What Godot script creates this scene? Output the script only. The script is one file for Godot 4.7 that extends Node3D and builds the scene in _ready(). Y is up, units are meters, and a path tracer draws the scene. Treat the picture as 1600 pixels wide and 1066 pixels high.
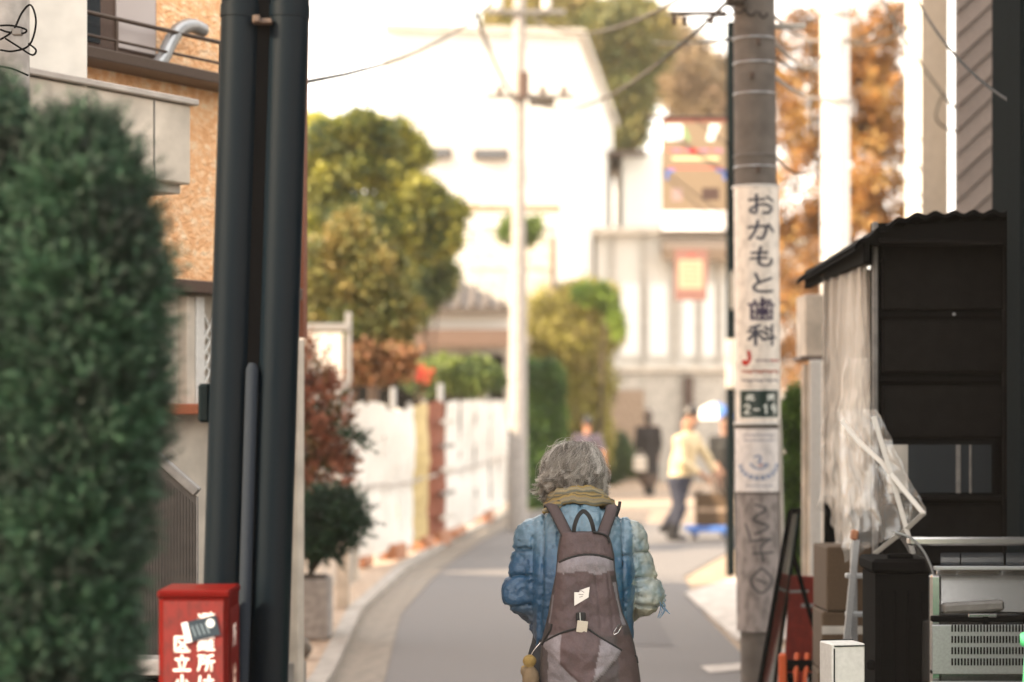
extends Node3D
# A narrow street: an old person with a backpack walks away between a hedge and a market stall.

const F := 3600.0          # focal length in photograph pixels (1600 wide)
const EYE := 1.5           # height of the camera
var tx := {}
var M := {}
var rng := RandomNumberGenerator.new()
var nz := FastNoiseLite.new()
var used := {}

# ---------------------------------------------------------------- small helpers
func P(px: float, py: float, d: float) -> Vector3:
	return Vector3((px - 800.0) / F * d, EYE - (py - 650.0) / F * d, -d)

func GX(px: float, d: float) -> float:
	return (px - 800.0) / F * d

func HY(py: float, d: float) -> float:
	return EYE - (py - 650.0) / F * d

func C(r: float, g: float, b: float, a := 1.0) -> Color:
	var c := Color(r, g, b).linear_to_srgb()
	c.a = a
	return c

func numbered(n: String) -> String:
	if not used.has(n):
		used[n] = 0
		return n
	used[n] += 1
	return "%s_%03d" % [n, used[n]]

func meta(o: Node, label := "", category := "", group := "", kind := "") -> void:
	if label: o.set_meta("label", label)
	if category: o.set_meta("category", category)
	if group: o.set_meta("group", group)
	if kind: o.set_meta("kind", kind)

func thing(called: String, label: String, category: String, at := Vector3.ZERO, turn := 0.0, group := "") -> Node3D:
	var o := Node3D.new()
	o.name = numbered(called)
	add_child(o, true)
	o.position = at
	o.rotation.y = turn
	meta(o, label, category, group)
	return o

func mi(called: String, mesh: Mesh, m: Material, parent: Node = null) -> MeshInstance3D:
	var o := MeshInstance3D.new()
	o.mesh = mesh
	o.material_override = m
	if parent == null:
		o.name = numbered(called)
		add_child(o, true)
	else:
		o.name = called
		var k := 0
		while parent.has_node(NodePath(String(o.name))):
			k += 1
			o.name = "%s_%03d" % [called, k]
		parent.add_child(o, true)
	return o

func obj(called: String, st: SurfaceTool, m: Material, parent: Node = null) -> MeshInstance3D:
	st.generate_normals()
	return mi(called, st.commit(), m, parent)

func struct(called: String, st: SurfaceTool, m: Material) -> MeshInstance3D:
	var o := obj(called, st, m)
	o.set_meta("kind", "structure")
	return o

func S() -> SurfaceTool:
	var st := SurfaceTool.new()
	st.begin(Mesh.PRIMITIVE_TRIANGLES)
	st.set_smooth_group(-1)
	return st

func poly(st: SurfaceTool, pts: Array, out: Vector3, uvs := []) -> void:
	var n: Vector3 = (pts[1] - pts[0]).cross(pts[2] - pts[0])
	var flip: bool = n.dot(out) > 0.0
	for i in range(1, pts.size() - 1):
		var idx := [0, i + 1, i] if flip else [0, i, i + 1]
		for k in idx:
			if uvs.size():
				st.set_uv(uvs[k])
			st.add_vertex(pts[k])

func box(st: SurfaceTool, c: Vector3, size: Vector3, b := Basis(), bev := 0.004) -> void:
	var h := size * 0.5
	bev = minf(bev, minf(h.x, minf(h.y, h.z)) * 0.45)
	st.set_smooth_group(-1)
	for ax in 3:
		var u := (ax + 1) % 3
		var v := (ax + 2) % 3
		for s in [-1.0, 1.0]:
			var q := []
			for k in [[-1, -1], [1, -1], [1, 1], [-1, 1]]:
				var p := Vector3()
				p[ax] = s * h[ax]
				p[u] = k[0] * (h[u] - bev)
				p[v] = k[1] * (h[v] - bev)
				q.append(c + b * p)
			var o := Vector3()
			o[ax] = s
			poly(st, q, b * o)
		if bev > 0.0:
			for su in [-1.0, 1.0]:
				for sv in [-1.0, 1.0]:
					var q2 := []
					for k in [[-1, 0], [1, 0], [1, 1], [-1, 1]]:
						var p := Vector3()
						p[ax] = k[0] * (h[ax] - bev)
						p[u] = su * (h[u] - (bev if k[1] else 0.0))
						p[v] = sv * (h[v] - (0.0 if k[1] else bev))
						q2.append(c + b * p)
					var o := Vector3()
					o[u] = su
					o[v] = sv
					poly(st, q2, b * o)
	if bev > 0.0:
		for sx in [-1.0, 1.0]:
			for sy in [-1.0, 1.0]:
				for sz in [-1.0, 1.0]:
					var q3 := [c + b * Vector3(sx * h.x, sy * (h.y - bev), sz * (h.z - bev)), c + b * Vector3(sx * (h.x - bev), sy * h.y, sz * (h.z - bev)), c + b * Vector3(sx * (h.x - bev), sy * (h.y - bev), sz * h.z)]
					poly(st, q3, b * Vector3(sx, sy, sz))

func BX(called: String, c: Vector3, size: Vector3, m: Material, parent: Node = null, b := Basis(), bev := 0.004) -> MeshInstance3D:
	var st := S()
	box(st, c, size, b, bev)
	return obj(called, st, m, parent)

# a prism: polygon of (x, z) points between two heights
func prism(st: SurfaceTool, pts: Array, y0: float, y1: float, caps := true) -> void:
	var n := pts.size()
	var cen := Vector2()
	for p in pts: cen += p / n
	st.set_smooth_group(-1)
	for i in n:
		var a: Vector2 = pts[i]
		var e: Vector2 = pts[(i + 1) % n]
		var d := e - a
		var o := Vector2(d.y, -d.x)
		if o.dot((a + e) * 0.5 - cen) < 0: o = -o
		poly(st, [Vector3(a.x, y0, a.y), Vector3(e.x, y0, e.y), Vector3(e.x, y1, e.y), Vector3(a.x, y1, a.y)], Vector3(o.x, 0, o.y))
	if caps:
		for y in [y0, y1]:
			var q := []
			for p in pts: q.append(Vector3(p.x, y, p.y))
			poly(st, q, Vector3(0, 1 if y == y1 else -1, 0))

func frame_of(t: Vector3) -> Array:
	var up := Vector3.UP if absf(t.y) < 0.9 else Vector3.RIGHT
	var a := t.cross(up).normalized()
	return [a, a.cross(t).normalized()]

func tube(st: SurfaceTool, pts: Array, rad, sides := 8, caps := true) -> void:
	var rings := []
	var n := pts.size()
	var fr := []
	for i in n:
		var t: Vector3 = (pts[mini(i + 1, n - 1)] - pts[maxi(i - 1, 0)]).normalized()
		if i == 0:
			fr = frame_of(t)
		else:
			var a: Vector3 = (fr[0] - t * t.dot(fr[0])).normalized()
			fr = [a, a.cross(t).normalized()]
		var r: float = rad[i] if rad is Array else rad
		var ring := []
		for k in sides:
			var w := TAU * k / sides
			ring.append(pts[i] + (fr[0] * cos(w) + fr[1] * sin(w)) * r)
		rings.append(ring)
	st.set_smooth_group(0)
	for i in n - 1:
		for k in sides:
			var k2 := (k + 1) % sides
			var mid: Vector3 = (rings[i][k] + rings[i + 1][k2]) * 0.5 - (pts[i] + pts[i + 1]) * 0.5
			poly(st, [rings[i][k], rings[i][k2], rings[i + 1][k2], rings[i + 1][k]], mid)
	st.set_smooth_group(-1)
	if caps:
		poly(st, rings[0], pts[0] - pts[1])
		poly(st, rings[n - 1], pts[n - 1] - pts[n - 2])

func lathe(st: SurfaceTool, prof: Array, segs := 24, at := Vector3.ZERO) -> void:
	st.set_smooth_group(0)
	for i in prof.size() - 1:
		var a: Vector2 = prof[i]
		var e: Vector2 = prof[i + 1]
		for k in segs:
			var w := TAU * k / segs
			var v := TAU * (k + 1) / segs
			var o := Vector3(cos(w), 0, sin(w)) * (e.y - a.y) + Vector3(0, a.x - e.x, 0)
			var q := [at + Vector3(cos(w) * a.x, a.y, sin(w) * a.x), at + Vector3(cos(v) * a.x, a.y, sin(v) * a.x), at + Vector3(cos(v) * e.x, e.y, sin(v) * e.x), at + Vector3(cos(w) * e.x, e.y, sin(w) * e.x)]
			if a.x < 1e-5: q.remove_at(1)
			elif e.x < 1e-5: q.remove_at(2)
			poly(st, q, o)
	st.set_smooth_group(-1)

func curve(a: Vector3, b: Vector3, sag: float, n := 14) -> Array:
	var q := []
	for i in n + 1:
		var t := float(i) / n
		q.append(a.lerp(b, t) - Vector3(0, sag * 4.0 * t * (1.0 - t), 0))
	return q

func smooth_path(pts: Array, n := 5) -> Array:
	var q := []
	for i in pts.size() - 1:
		var p0 = pts[maxi(i - 1, 0)]
		var p3 = pts[mini(i + 2, pts.size() - 1)]
		for k in n:
			q.append(pts[i].cubic_interpolate(pts[i + 1], p0, p3, float(k) / n))
	q.append(pts[-1])
	return q

# ---------------------------------------------------------------- textures and materials
func noise_tex(called: String, freq: float, lo: float, hi: float, kind := FastNoiseLite.TYPE_SIMPLEX_SMOOTH, oct := 4, sd := 1, size := 512) -> NoiseTexture2D:
	var f := FastNoiseLite.new()
	f.noise_type = kind
	f.frequency = freq
	f.fractal_octaves = oct
	f.seed = sd
	var t := NoiseTexture2D.new()
	t.width = size
	t.height = size
	t.seamless = true
	t.noise = f
	var g := Gradient.new()
	g.set_color(0, Color(lo, lo, lo))
	g.set_color(1, Color(hi, hi, hi))
	t.color_ramp = g
	tx[called] = t
	return t

func mat(c: Color, rough := 0.8, metal := 0.0, t := "", sc := 1.0, bump := "", bs := 0.0) -> StandardMaterial3D:
	var m := StandardMaterial3D.new()
	m.albedo_color = c
	m.roughness = rough
	m.metallic = metal
	if t or bump:
		m.uv1_triplanar = true
		m.uv1_world_triplanar = true
		m.uv1_scale = Vector3.ONE * sc
	if t: m.albedo_texture = tx[t]
	if bump:
		m.heightmap_enabled = true
		m.heightmap_texture = tx[bump]
		m.heightmap_scale = bs
	return m

func vmat(rough := 0.85, t := "", sc := 1.0, bump := "", bs := 0.0) -> StandardMaterial3D:
	var m := mat(Color.WHITE, rough, 0.0, t, sc, bump, bs)
	m.vertex_color_use_as_albedo = true
	return m

func two_tone(called: String, freq: float, a: Color, b: Color, c: Color, sd: int, size := 512) -> void:
	noise_tex(called, freq, 0, 1, FastNoiseLite.TYPE_SIMPLEX_SMOOTH, 5, sd, size)
	var g := Gradient.new()
	g.offsets = PackedFloat32Array([0.15, 0.5, 0.85])
	g.colors = PackedColorArray([a, b, c])
	tx[called].color_ramp = g

func materials() -> void:
	noise_tex("fine", 0.06, 0.80, 1.0)
	noise_tex("crease", 0.014, 0.0, 1.0, FastNoiseLite.TYPE_SIMPLEX_SMOOTH, 3, 23)
	(tx.crease as NoiseTexture2D).noise.fractal_type = FastNoiseLite.FRACTAL_RIDGED
	noise_tex("soft", 0.05, 0.90, 1.0, FastNoiseLite.TYPE_SIMPLEX_SMOOTH, 4, 2)
	noise_tex("blotch", 0.012, 0.74, 1.0, FastNoiseLite.TYPE_SIMPLEX_SMOOTH, 5, 3)
	noise_tex("grain", 0.25, 0.55, 1.0, FastNoiseLite.TYPE_VALUE, 2, 5)
	noise_tex("bump", 0.05, 0.0, 1.0, FastNoiseLite.TYPE_SIMPLEX_SMOOTH, 4, 7)
	two_tone("stucco", 0.02, Color(0.88, 0.65, 0.46), Color(0.95, 0.75, 0.56), Color(0.98, 0.88, 0.75), 11)
	two_tone("asphalt", 0.14, Color(0.28, 0.275, 0.28), Color(0.375, 0.362, 0.36), Color(0.47, 0.45, 0.44), 13, 1024)
	two_tone("pave", 0.03, Color(0.50, 0.43, 0.37), Color(0.60, 0.52, 0.45), Color(0.68, 0.61, 0.53), 17)
	two_tone("rust", 0.03, Color(0.25, 0.12, 0.07), Color(0.5, 0.25, 0.16), Color(0.62, 0.42, 0.3), 19)
	M.asphalt = mat(Color.WHITE, 0.9, 0, "asphalt", 0.8, "grain", 0.4)
	M.asphalt_patch = mat(C(0.80, 0.80, 0.82), 0.9, 0, "asphalt", 1.1, "grain", 0.4)
	M.pave = mat(Color.WHITE, 0.9, 0, "pave", 0.7, "grain", 0.3)
	M.concrete = mat(C(0.36, 0.33, 0.30), 0.9, 0, "blotch", 0.9, "bump", 0.2)
	M.kerb = mat(C(0.235, 0.20, 0.165), 0.9, 0, "blotch", 1.3, "grain", 0.2)
	M.pale_concrete = mat(C(0.55, 0.50, 0.46), 0.9, 0, "blotch", 0.8, "grain", 0.2)
	M.earth = mat(C(0.36, 0.27, 0.19), 0.95, 0, "blotch", 0.3, "bump", 1.0)
	M.stucco = mat(Color.WHITE, 0.95, 0, "stucco", 1.6, "bump", 1.0)
	M.cream = mat(C(0.74, 0.66, 0.56), 0.9, 0, "blotch", 0.7, "bump", 0.15)
	M.white_wall = mat(C(0.74, 0.72, 0.67), 0.9, 0, "soft", 0.4)
	M.white_paint = mat(C(0.72, 0.71, 0.68), 0.5, 0, "soft", 1.5)
	M.offwhite = mat(C(0.62, 0.58, 0.52), 0.8, 0, "blotch", 0.8)
	M.beam = mat(C(0.15, 0.095, 0.07), 0.7, 0, "fine", 2.0)
	M.brown = mat(C(0.10, 0.06, 0.045), 0.6, 0, "fine", 2.0)
	M.redbrown = mat(C(0.22, 0.075, 0.04), 0.55, 0, "fine", 2.0)
	M.tileorange = mat(C(0.42, 0.12, 0.05), 0.5, 0, "fine", 2.0)
	M.dark_pipe = mat(C(0.0020, 0.0055, 0.0090), 0.42, 0.0, "soft", 3.0)
	M.dark_pipe.metallic_specular = 0.22
	M.blue_pipe = mat(C(0.018, 0.023, 0.031), 0.85, 0.0, "soft", 3.0)
	M.blue_pipe.metallic_specular = 0.15
	M.black = mat(C(0.0065, 0.0063, 0.0065), 0.85, 0, "soft", 3.0)
	M.black.metallic_specular = 0.12
	M.blackmetal = mat(C(0.010, 0.0092, 0.009), 0.7, 0.0, "blotch", 1.7, "bump", 0.1)
	M.blackmetal.metallic_specular = 0.18
	M.teal = mat(C(0.007, 0.011, 0.013), 0.9, 0.0, "soft", 1.0)
	M.teal.metallic_specular = 0.1
	M.rail = mat(C(0.09, 0.06, 0.045), 0.5, 0.3, "fine", 3.0)
	M.steel = mat(C(0.62, 0.61, 0.60), 0.22, 0.9, "soft", 2.0)
	M.alu = mat(C(0.42, 0.43, 0.44), 0.40, 0.7, "soft", 3.0)
	M.greymetal = mat(C(0.22, 0.21, 0.20), 0.55, 0.3, "blotch", 2.0)
	M.glass = StandardMaterial3D.new()
	M.glass.transparency = BaseMaterial3D.TRANSPARENCY_ALPHA
	M.glass.albedo_color = Color(0.9, 0.95, 0.95, 0.12)
	M.glass.roughness = 0.04
	M.window = mat(C(0.03, 0.035, 0.04), 0.08, 0.0)
	M.window.metallic_specular = 0.8
	M.shed = mat(C(0.055, 0.047, 0.042), 0.5, 0.1, "blotch", 1.5)
	M.wire = mat(C(0.012, 0.011, 0.010), 0.9)
	M.wire_pale = mat(C(0.045, 0.036, 0.028), 0.9)
	M.pole = mat(C(0.17, 0.15, 0.135), 0.9, 0, "blotch", 1.2, "grain", 0.04)
	M.pole_pale = mat(C(0.42, 0.39, 0.365), 0.85, 0, "blotch", 2.0)
	M.red = mat(C(0.10, 0.004, 0.003), 0.45, 0, "fine", 4.0)
	M.red.metallic_specular = 0.2
	M.red_board = mat(C(0.40, 0.03, 0.016), 0.5, 0, "blotch", 3.0)
	M.orange = mat(C(0.62, 0.10, 0.02), 0.5, 0, "fine", 4.0)
	M.orange_base = mat(C(0.42, 0.18, 0.09), 0.7, 0, "blotch", 3.0)
	M.sheet = mat(C(0.78, 0.76, 0.72), 0.75, 0, "fine", 1.2, "bump", 0.8)
	M.yellow_sheet = mat(C(0.58, 0.45, 0.20), 0.75, 0, "blotch", 1.5)
	M.rust = mat(Color.WHITE, 0.85, 0, "rust", 2.0, "bump", 0.5)
	M.card = mat(C(0.11, 0.07, 0.04), 0.9, 0, "fine", 3.0)
	M.blue_plastic = mat(C(0.06, 0.16, 0.48), 0.45)
	M.rooftile = mat(C(0.10, 0.08, 0.068), 0.6, 0, "blotch", 1.0)
	M.bark = mat(C(0.09, 0.06, 0.045), 0.95, 0, "blotch", 2.0, "bump", 1.5)
	M.siding_gap_shade = mat(C(0.12, 0.10, 0.088), 0.9)  # shade between the boards, painted by darkening the wall behind them
	M.siding = mat(C(0.27, 0.225, 0.20), 0.75, 0, "fine", 1.5)
	M.siding2 = mat(C(0.24, 0.20, 0.178), 0.75, 0, "fine", 1.8)
	M.stone = mat(C(0.16, 0.135, 0.11), 0.7, 0, "blotch", 4.0, "bump", 0.5)
	M.planter = mat(C(0.42, 0.40, 0.39), 0.85, 0, "blotch", 2.0)
	M.gold = mat(C(0.30, 0.22, 0.10), 0.7)
	M.milky = mat(Color(0.96, 0.93, 0.89, 0.25), 0.32, 0)
	M.milky.metallic_specular = 0.25
	M.milky.transparency = BaseMaterial3D.TRANSPARENCY_ALPHA
	M.clear = mat(Color(0.93, 0.94, 0.93, 0.10), 0.2, 0)
	M.clear.transparency = BaseMaterial3D.TRANSPARENCY_ALPHA
	M.tape = mat(C(0.60, 0.58, 0.53), 0.45, 0, "soft", 6.0)
	M.fabric_black = mat(C(0.012, 0.012, 0.014), 0.8, 0, "grain", 20.0)
	M.strap = mat(C(0.085, 0.058, 0.060), 0.85, 0, "grain", 14.0)
	M.label = mat(C(0.62, 0.58, 0.56), 0.6, 0, "blotch", 20.0)
	M.tag = mat(C(0.55, 0.50, 0.42), 0.4, 0, "fine", 20.0)
	M.plush = mat(C(0.36, 0.24, 0.12), 1.0, 0, "grain", 12.0, "grain", 1.2)
	M.green = mat(C(0.03, 0.30, 0.12), 0.5)
	M.body = vmat(0.85, "fine", 4.0)
	M.jacket = vmat(0.40, "soft", 5.0, "crease", 0.16)
	M.jacket.uv1_scale = Vector3(3.6, 5.0, 3.6)
	M.pack = vmat(0.75, "fine", 5.0, "crease", 0.08)
	M.hair = vmat(0.45)
	M.scarf = vmat(0.95, "grain", 14.0, "grain", 0.3)
	M.leaf = vmat(0.6)
	M.leaf.backlight_enabled = true
	M.leaf.backlight = Color(0.55, 0.6, 0.4)
	M.needle = vmat(0.7)

# ---------------------------------------------------------------- lettering
var GL := {
	"お": "12,30 58,28|34,8 34,76 28,88 18,84 15,75 24,63 46,52 68,52 84,64 82,80 68,90 56,88|70,18 90,34",
	"か": "8,36 60,31 65,40 60,68 50,88 36,82|38,8 30,50 12,88|74,24 92,54",
	"も": "46,8 40,58 44,84 62,91 80,82 84,62|18,34 68,32|16,58 66,56",
	"と": "30,10 40,48|82,30 40,50 24,68 32,86 56,90 86,88",
	"歯": "50,4 50,28|50,15 80,15|26,14 26,28|8,30 92,30|16,42 16,94|16,94 84,94|84,94 84,42|50,38 50,84|26,62 74,62|32,44 40,54|68,44 60,54|48,64 30,80|52,64 70,80",
	"科": "40,8 12,18|6,34 48,34|28,16 28,94|26,40 6,70|32,44 46,58|60,16 72,26|56,38 68,48|50,70 96,60|84,6 84,94",
	"北": "34,10 34,90|8,36 34,36|6,76 34,64|62,8 62,80|62,84 92,86|92,86 92,70|88,24 62,46",
	"沢": "12,12 26,24|6,38 20,48|8,90 28,60|40,14 88,14|88,14 88,42|40,42 88,42|40,14 40,46 32,78 22,92|62,42 74,72 96,92",
	"2": "20,28 30,12 60,10 74,26 66,46 18,90|18,90 80,90",
	"-": "20,55 80,55",
	"1": "30,25 52,10|52,10 52,90",
	"9": "74,34 54,10 28,20 24,44 48,56 72,42|74,24 75,60 58,92",
	"避": "10,14 22,26|4,42 22,42|22,42 14,66 22,74|4,90 20,78 40,88 96,90|34,12 58,12|58,12 58,30|58,30 36,30|36,12 34,50 28,76|40,44 58,44|58,44 58,70|58,70 40,70|40,70 40,44|80,4 80,14|64,16 98,16|72,22 76,34|92,22 86,34|62,38 98,38|64,56 98,56|80,38 80,80",
	"難": "4,18 48,18|16,8 16,30|36,8 36,30|10,36 42,36|42,36 42,52|42,52 10,52|10,52 10,36|26,28 26,90|8,62 44,62|4,74 48,74|26,74 6,94|28,76 48,92|62,8 52,38|56,30 56,94|56,28 96,28|78,10 78,92|56,50 92,50|56,70 92,70|56,92 98,92",
	"所": "6,14 48,14|14,32 44,32|44,32 44,54|44,54 14,54|14,32 14,60 4,92|90,10 62,18|62,18 60,60 50,92|62,44 98,44|82,44 82,94",
	"は": "16,14 12,50 16,88 24,70|40,36 92,34|68,10 70,70 58,86 42,84 40,72 54,64 74,70 92,84",
	"区": "90,12 10,12|10,12 10,90|10,90 94,90|74,26 56,54 28,78|30,34 54,54 78,76",
	"立": "50,6 50,22|14,26 86,26|32,36 40,76|70,36 58,80|4,88 96,88",
	"小": "50,8 50,84 38,90|26,36 8,70|74,36 94,68",
}

func stamp(im: Image, p: Vector2, r: float, c: Color) -> void:
	for y in range(maxi(0, int(p.y - r)), mini(im.get_height(), int(p.y + r) + 2)):
		for x in range(maxi(0, int(p.x - r)), mini(im.get_width(), int(p.x + r) + 2)):
			var a := clampf(r - Vector2(x, y).distance_to(p) + 0.5, 0, 1)
			if a > 0.0:
				im.set_pixel(x, y, im.get_pixel(x, y).lerp(c, a))

func stroke(im: Image, pts: Array, r: float, c: Color) -> void:
	var q: Array = smooth_path(pts, 8) if pts.size() > 2 else pts
	for i in q.size() - 1:
		var n := maxi(1, int(q[i].distance_to(q[i + 1]) / maxf(0.7, r * 0.4)))
		for k in n + 1:
			stamp(im, q[i].lerp(q[i + 1], float(k) / n), r, c)

func glyph(im: Image, ch: String, at: Vector2, size: Vector2, r: float, c: Color) -> void:
	for part in GL[ch].split("|"):
		var q := []
		for w in part.split(" "):
			var xy: PackedStringArray = w.split(",")
			q.append(at + Vector2(float(xy[0]) / 100.0 * size.x, float(xy[1]) / 100.0 * size.y))
		stroke(im, q, r, c)

func dirty(im: Image, amount: float, sd: int) -> void:
	nz.seed = sd
	nz.frequency = 0.02
	for y in im.get_height():
		for x in im.get_width():
			var v := 1.0 - amount * clampf(nz.get_noise_2d(x, y * 0.5) + 0.25 * nz.get_noise_2d(x * 7, y * 7) + 0.2, 0, 1)
			var p := im.get_pixel(x, y)
			im.set_pixel(x, y, Color(p.r * v, p.g * v, p.b * v))

func img_mat(im: Image, rough := 0.5) -> StandardMaterial3D:
	var m := StandardMaterial3D.new()
	m.albedo_texture = ImageTexture.create_from_image(im)
	m.roughness = rough
	m.texture_repeat = false
	return m

func new_img(w: int, h: int, c: Color) -> Image:
	var im := Image.create(w, h, false, Image.FORMAT_RGB8)
	im.fill(c)
	return im

# ---------------------------------------------------------------- bodies: distance field and surface nets
class Field:
	var lo: Vector3
	var h: float
	var nx: int
	var ny: int
	var nz: int
	var d: PackedFloat32Array

	func _init(a: Vector3, b: Vector3, cell: float) -> void:
		lo = a
		h = cell
		nx = int(ceil((b.x - a.x) / cell)) + 1
		ny = int(ceil((b.y - a.y) / cell)) + 1
		nz = int(ceil((b.z - a.z) / cell)) + 1
		d.resize(nx * ny * nz)
		d.fill(1000.0)

	func span(a: Vector3, b: Vector3) -> Array:
		return [maxi(0, int((a.x - lo.x) / h)), mini(nx - 1, int((b.x - lo.x) / h) + 1), maxi(0, int((a.y - lo.y) / h)), mini(ny - 1, int((b.y - lo.y) / h) + 1), maxi(0, int((a.z - lo.z) / h)), mini(nz - 1, int((b.z - lo.z) / h) + 1)]

	func cap(a: Vector3, b: Vector3, ra: float, rb: float, k := 0.02, sq := 1.0) -> void:
		var r := maxf(ra, rb) + k + 2.0 * h
		var s := span(a.min(b) - Vector3(r, r, r), a.max(b) + Vector3(r, r, r))
		var ba := b - a
		ba.z /= sq
		var l2: float = maxf(ba.length_squared(), 1e-9)
		for z in range(s[4], s[5] + 1):
			for y in range(s[2], s[3] + 1):
				var i: int = (z * ny + y) * nx + s[0]
				var pa := Vector3(lo.x + s[0] * h - a.x, lo.y + y * h - a.y, (lo.z + z * h - a.z) / sq)
				for x in range(s[0], s[1] + 1):
					var t: float = clampf(pa.dot(ba) / l2, 0.0, 1.0)
					var v: float = (pa - ba * t).length() - ra - (rb - ra) * t
					var e: float = d[i]
					var w: float = k - absf(e - v)
					d[i] = minf(e, v) - (w * w / k * 0.25 if w > 0.0 else 0.0)
					i += 1
					pa.x += h

	func ell(c: Vector3, r: Vector3, k := 0.01, b := Basis(), carve := false) -> void:
		var m := maxf(r.x, maxf(r.y, r.z)) + k + 2.0 * h
		var s := span(c - Vector3(m, m, m), c + Vector3(m, m, m))
		var inv := b.inverse()
		for z in range(s[4], s[5] + 1):
			for y in range(s[2], s[3] + 1):
				var i: int = (z * ny + y) * nx + s[0]
				for x in range(s[0], s[1] + 1):
					var p: Vector3 = inv * (Vector3(lo.x + x * h, lo.y + y * h, lo.z + z * h) - c)
					var q: Vector3 = p / r
					var k0: float = q.length()
					var v: float = k0 * (k0 - 1.0) / maxf((q / r).length(), 1e-6)
					var e: float = d[i]
					if carve:
						var w: float = k - absf(e + v)
						d[i] = maxf(e, -v) + (w * w / k * 0.25 if w > 0.0 else 0.0)
					else:
						var w: float = k - absf(e - v)
						d[i] = minf(e, v) - (w * w / k * 0.25 if w > 0.0 else 0.0)
					i += 1

	func warp(f: Callable, reach: float) -> void:
		var i := 0
		for z in nz:
			for y in ny:
				for x in nx:
					if absf(d[i]) < reach:
						d[i] += f.call(Vector3(lo.x + x * h, lo.y + y * h, lo.z + z * h))
					i += 1

	# adds the surface to acc = {v, n, c, i}; xf places it, paint colours it
	func net(acc: Dictionary, paint: Callable, xf := Transform3D(), flip := false) -> void:
		var id := PackedInt32Array()
		id.resize(nx * ny * nz)
		id.fill(-1)
		var own := PackedVector3Array()
		var first: int = acc.v.size()
		var off := [0, 1, nx, nx + 1, nx * ny, nx * ny + 1, nx * ny + nx, nx * ny + nx + 1]
		var edges := [[0, 1], [2, 3], [4, 5], [6, 7], [0, 2], [1, 3], [4, 6], [5, 7], [0, 4], [1, 5], [2, 6], [3, 7]]
		for z in nz - 1:
			for y in ny - 1:
				var i: int = (z * ny + y) * nx - 1
				for x in nx - 1:
					i += 1
					if absf(d[i]) > 3.5 * h:
						continue
					var neg := 0
					for k in 8:
						if d[i + off[k]] < 0.0: neg += 1
					if neg == 0 or neg == 8:
						continue
					var p := Vector3()
					var n := 0
					for e in edges:
						var a: float = d[i + off[e[0]]]
						var b: float = d[i + off[e[1]]]
						if (a < 0.0) != (b < 0.0):
							var t: float = a / (a - b)
							var ca := Vector3(e[0] & 1, (e[0] >> 1) & 1, e[0] >> 2)
							var cb := Vector3(e[1] & 1, (e[1] >> 1) & 1, e[1] >> 2)
							p += ca.lerp(cb, t)
							n += 1
					id[i] = own.size()
					own.append(lo + (Vector3(x, y, z) + p / n) * h)
		var tris := PackedInt32Array()
		var st := [1, nx, nx * ny]
		for z in range(1, nz - 1):
			for y in range(1, ny - 1):
				for x in range(1, nx - 1):
					var i: int = (z * ny + y) * nx + x
					if id[i] < 0:
						continue
					for ax in 3:
						var a: float = d[i]
						var b: float = d[i + st[ax]]
						if (a < 0.0) == (b < 0.0):
							continue
						var su: int = st[(ax + 1) % 3]
						var sv: int = st[(ax + 2) % 3]
						var q := [id[i - su - sv], id[i - sv], id[i], id[i - su]]
						if q.min() < 0:
							continue
						if a >= 0.0: q.reverse()
						tris.append_array(PackedInt32Array([q[0], q[1], q[2], q[0], q[2], q[3]]))
		var nor := PackedVector3Array()
		nor.resize(own.size())
		for t in range(0, tris.size(), 3):
			var f: Vector3 = (own[tris[t + 1]] - own[tris[t]]).cross(own[tris[t + 2]] - own[tris[t]])
			for k in 3: nor[tris[t + k]] += f
		for k in own.size():
			acc.v.append(xf * own[k])
			acc.n.append((xf.basis * nor[k]).normalized())
			acc.c.append(paint.call(own[k]))
		for t in range(0, tris.size(), 3):
			if flip:
				acc.i.append_array(PackedInt32Array([first + tris[t], first + tris[t + 1], first + tris[t + 2]]))
			else:
				acc.i.append_array(PackedInt32Array([first + tris[t], first + tris[t + 2], first + tris[t + 1]]))

func fresh() -> Dictionary:
	return {"v": PackedVector3Array(), "n": PackedVector3Array(), "c": PackedColorArray(), "i": PackedInt32Array()}

func amesh(acc: Dictionary) -> ArrayMesh:
	var a := []
	a.resize(Mesh.ARRAY_MAX)
	a[Mesh.ARRAY_VERTEX] = acc.v
	a[Mesh.ARRAY_NORMAL] = acc.n
	a[Mesh.ARRAY_COLOR] = acc.c
	a[Mesh.ARRAY_INDEX] = acc.i
	var m := ArrayMesh.new()
	m.add_surface_from_arrays(Mesh.PRIMITIVE_TRIANGLES, a)
	return m

const SKIN := Color(0.40, 0.23, 0.16)
var head_field: Field
var hand_field: Field

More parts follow.
